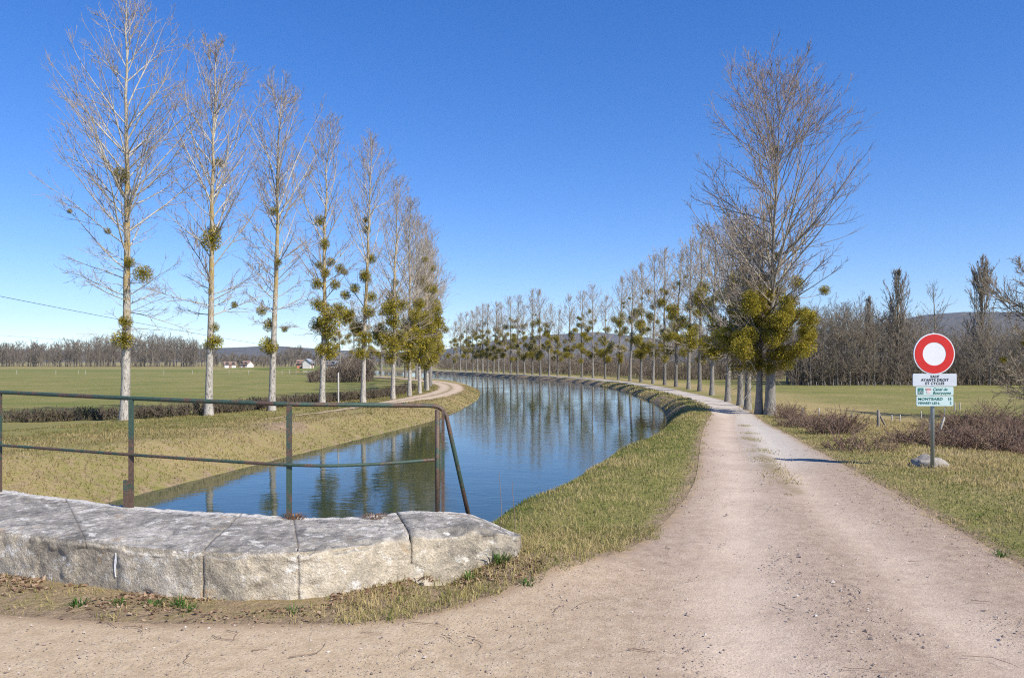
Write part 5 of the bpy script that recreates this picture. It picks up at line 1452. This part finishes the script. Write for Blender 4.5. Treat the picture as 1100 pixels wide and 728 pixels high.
# ------------------------------------------------------------------ far houses
def house(px, yy, w, d, hw, hr, wall, roof, label, rz=0.2, name='farm_house'):
    x_ = (px - 550) / F * yy; z_ = ground_at(x_, yy)
    r = empty(name, (x_, yy, z_), label, 'house', None, rz)
    V, Q = box(-w / 2, w / 2, -d / 2, d / 2, -0.3, hw)
    g = np.array([(-w / 2, 0, hw + hr), (w / 2, 0, hw + hr)]); V = np.concatenate([V, g])
    mk('wall', V, [Q[[0, 2, 3, 4, 5]], np.array([(4, 8, 6), (5, 7, 9)])], M[wall], r)
    o_ = 0.3; e = 0.12
    Vr = []
    for s in (-1, 1):
        Vr += [(-w / 2 - o_, 0, hw + hr + 0.02), (w / 2 + o_, 0, hw + hr + 0.02), (w / 2 + o_, s * (d / 2 + o_), hw - hr * o_ / (d / 2) + 0.02), (-w / 2 - o_, s * (d / 2 + o_), hw - hr * o_ / (d / 2) + 0.02)]
    Vr = np.array(Vr); Vt = Vr + np.array([0, 0, e]); Va = np.concatenate([Vr, Vt])
    Qr = []
    for b in (0, 4):
        Qr += [(b, b + 1, b + 2, b + 3), (b + 8, b + 11, b + 10, b + 9)] + [(b + k, b + (k + 1) % 4, b + 8 + (k + 1) % 4, b + 8 + k) for k in range(4)]
    mk('roof', Va, np.array(Qr), M[roof], r)
    for k in (-0.28, 0.28):
        V, Q = box(k * w - 0.5, k * w + 0.5, -d / 2 - 0.06, -d / 2 + 0.1, 1.0, 2.2); mk('window', V, Q, M['window'], r)
    V, Q = box(-0.5, 0.5, -d / 2 - 0.06, -d / 2 + 0.1, -0.2, 2.1); mk('door', V, Q, M['roof_tile'], r)
house(324.0, 250, 2.4, 3.0, 1.7, 0.9, 'house_red', 'roof_tile', 'small orange-walled house at the end of the left field between third and fourth poplars', 0.1)
house(331.0, 247, 2.4, 2.6, 1.9, 1.0, 'house_white', 'roof_grey', 'white house adjoining the orange one at the end of the left field', 1.4)
house(247, 300, 4, 4, 1.3, 1.0, 'house_white', 'roof_tile', 'small pale house in front of the far wood right of the second poplar', 0.4)
house(265.5, 310, 3, 4, 1.4, 1.2, 'house_white', 'roof_tile', 'tiny pale house at the far wood left of the third poplar', -0.3)
house(357, 246, 4, 4, 1.3, 0.9, 'house_white', 'roof_grey', 'low white house half hidden behind the mistletoe of the fourth poplar', -0.2)
house(884, 112, 5.5, 4, 2.0, 1.2, 'house_white', 'roof_tile', 'low pale building glimpsed through the wood right of the big poplar', 0.2)

# ------------------------------------------------------------------ power lines on the left
def wire(p0, p1, sag, r, label, n=28):
    t = np.linspace(0, 1, n)[:, None]; P = np.array(p0) * (1 - t) + np.array(p1) * t; P[:, 2] -= sag * 4 * t[:, 0] * (1 - t[:, 0])
    V, Q = tubes(P[None], np.full((1, n), r), 5)
    return tag(mk('power_line', V, Q, M['wire'], None, None, True), label, 'cable')
def at(px, py, yy): return ((px - 550) / F * yy, yy, EYE - (py - HOR) / F * yy)
wire(at(-130, 292, 55), at(345, 378, 190), 0.6, 0.022, 'thick dark cable descending across the sky behind the first left poplar')
wire(at(-130, 350, 120), at(345, 381, 195), 0.4, 0.016, 'fainter thin cable low over the wood at the left edge')
up_ = at(345, 376, 192); zg = ground_at(up_[0], up_[1])
ut = empty('utility_pole', (up_[0], up_[1], zg), 'distant utility pole behind the fourth poplar where the cables end', 'pole')
cap_tube('shaft', [(0, 0, -0.3), (0, 0, up_[2] - zg + 0.4)], 0.13, 8, M['post_wood'], ut)
V, Q = box(-0.7, 0.7, -0.06, 0.06, up_[2] - zg - 0.1, up_[2] - zg + 0.06); mk('crossarm', V, Q, M['post_wood'], ut)

# thicket behind the far right row
n = 1500; t_ = rw.uniform(0, 1, n); cc = 470 + 235 * t_
yy = np.interp(cc, [470, 560, 640, 705], [225, 160, 125, 108]) + rw.uniform(0, 22, n)
thicket('undergrowth', np.stack([(cc - 550) / F * yy, yy], 1), rw.uniform(1.6, 4.2, n), 0.03, M['hedge'], rng=np.random.default_rng(18), kidn=7, label='brown brushwood behind the far right poplar row', kind='stuff', rmin=0.02)

# ------------------------------------------------------------------ air
V, Q = box(-5400, 5400, -600, 5400, -6.0, 330.0)
hm = bpy.data.materials.new('thin_air'); hm.use_nodes = True; hn = hm.node_tree
for nd in list(hn.nodes):
    if nd.type == 'BSDF_PRINCIPLED': hn.nodes.remove(nd)
pv = hn.nodes.new('ShaderNodeVolumePrincipled'); pv.inputs['Color'].default_value = (0.62, 0.78, 1.0, 1); pv.inputs['Density'].default_value = 0.00008; pv.inputs['Anisotropy'].default_value = 0.0
hn.links.new(pv.outputs[0], hn.nodes['Material Output'].inputs['Volume'])
tag(mk('haze', V, Q, hm), 'thin bluish air haze over the whole valley', None, None, 'stuff')

# ------------------------------------------------------------------ light, sky, camera
sc = bpy.context.scene
SUN_EL, SUN_AZ = R_(41), math.atan2(0.766, -0.643)
w = bpy.data.worlds.new('World'); sc.world = w; w.use_nodes = True
nt = w.node_tree; bg = nt.nodes['Background']
sky = nt.nodes.new('ShaderNodeTexSky'); sky.sky_type = 'NISHITA'; sky.sun_disc = False
sky.sun_elevation = SUN_EL; sky.sun_rotation = SUN_AZ; sky.altitude = 200; sky.air_density = 0.75; sky.dust_density = 0.0; sky.ozone_density = 3.0
hs = nt.nodes.new('ShaderNodeHueSaturation'); hs.inputs['Saturation'].default_value = 1.48; hs.inputs['Hue'].default_value = 0.5155; hs.inputs['Value'].default_value = 1.16
gm = nt.nodes.new('ShaderNodeGamma'); gm.inputs[1].default_value = 0.80
nt.links.new(sky.outputs[0], gm.inputs[0]); nt.links.new(gm.outputs[0], hs.inputs['Color']); nt.links.new(hs.outputs[0], bg.inputs[0]); bg.inputs[1].default_value = 0.145
sl = bpy.data.lights.new('sun', 'SUN'); sl.energy = 4.7; sl.angle = R_(0.53); sl.color = (1.0, 0.94, 0.84)
so = bpy.data.objects.new('sun', sl); C.objects.link(so)
sdir = Vector((math.sin(SUN_AZ) * math.cos(SUN_EL), math.cos(SUN_AZ) * math.cos(SUN_EL), math.sin(SUN_EL)))
so.rotation_euler = sdir.to_track_quat('Z', 'Y').to_euler(); so.location = (20, -20, 40)
cam = bpy.data.cameras.new('camera'); cam.sensor_width = 36; cam.lens = 36 * F / 1100; cam.shift_y = (HOR - 364) / 1100; cam.clip_end = 12000; cam.clip_start = 0.05
co = bpy.data.objects.new('camera', cam); C.objects.link(co); co.location = (0, 0, EYE); co.rotation_euler = (R_(90), 0, 0)
sc.camera = co
sc.view_settings.view_transform = 'Standard'; sc.view_settings.look = 'None'; sc.view_settings.exposure = 0.60; sc.view_settings.gamma = 1.0
sc.cycles.use_denoising = False; sc.cycles.filter_width = 1.15; sc.cycles.max_bounces = 6; sc.cycles.transparent_max_bounces = 8
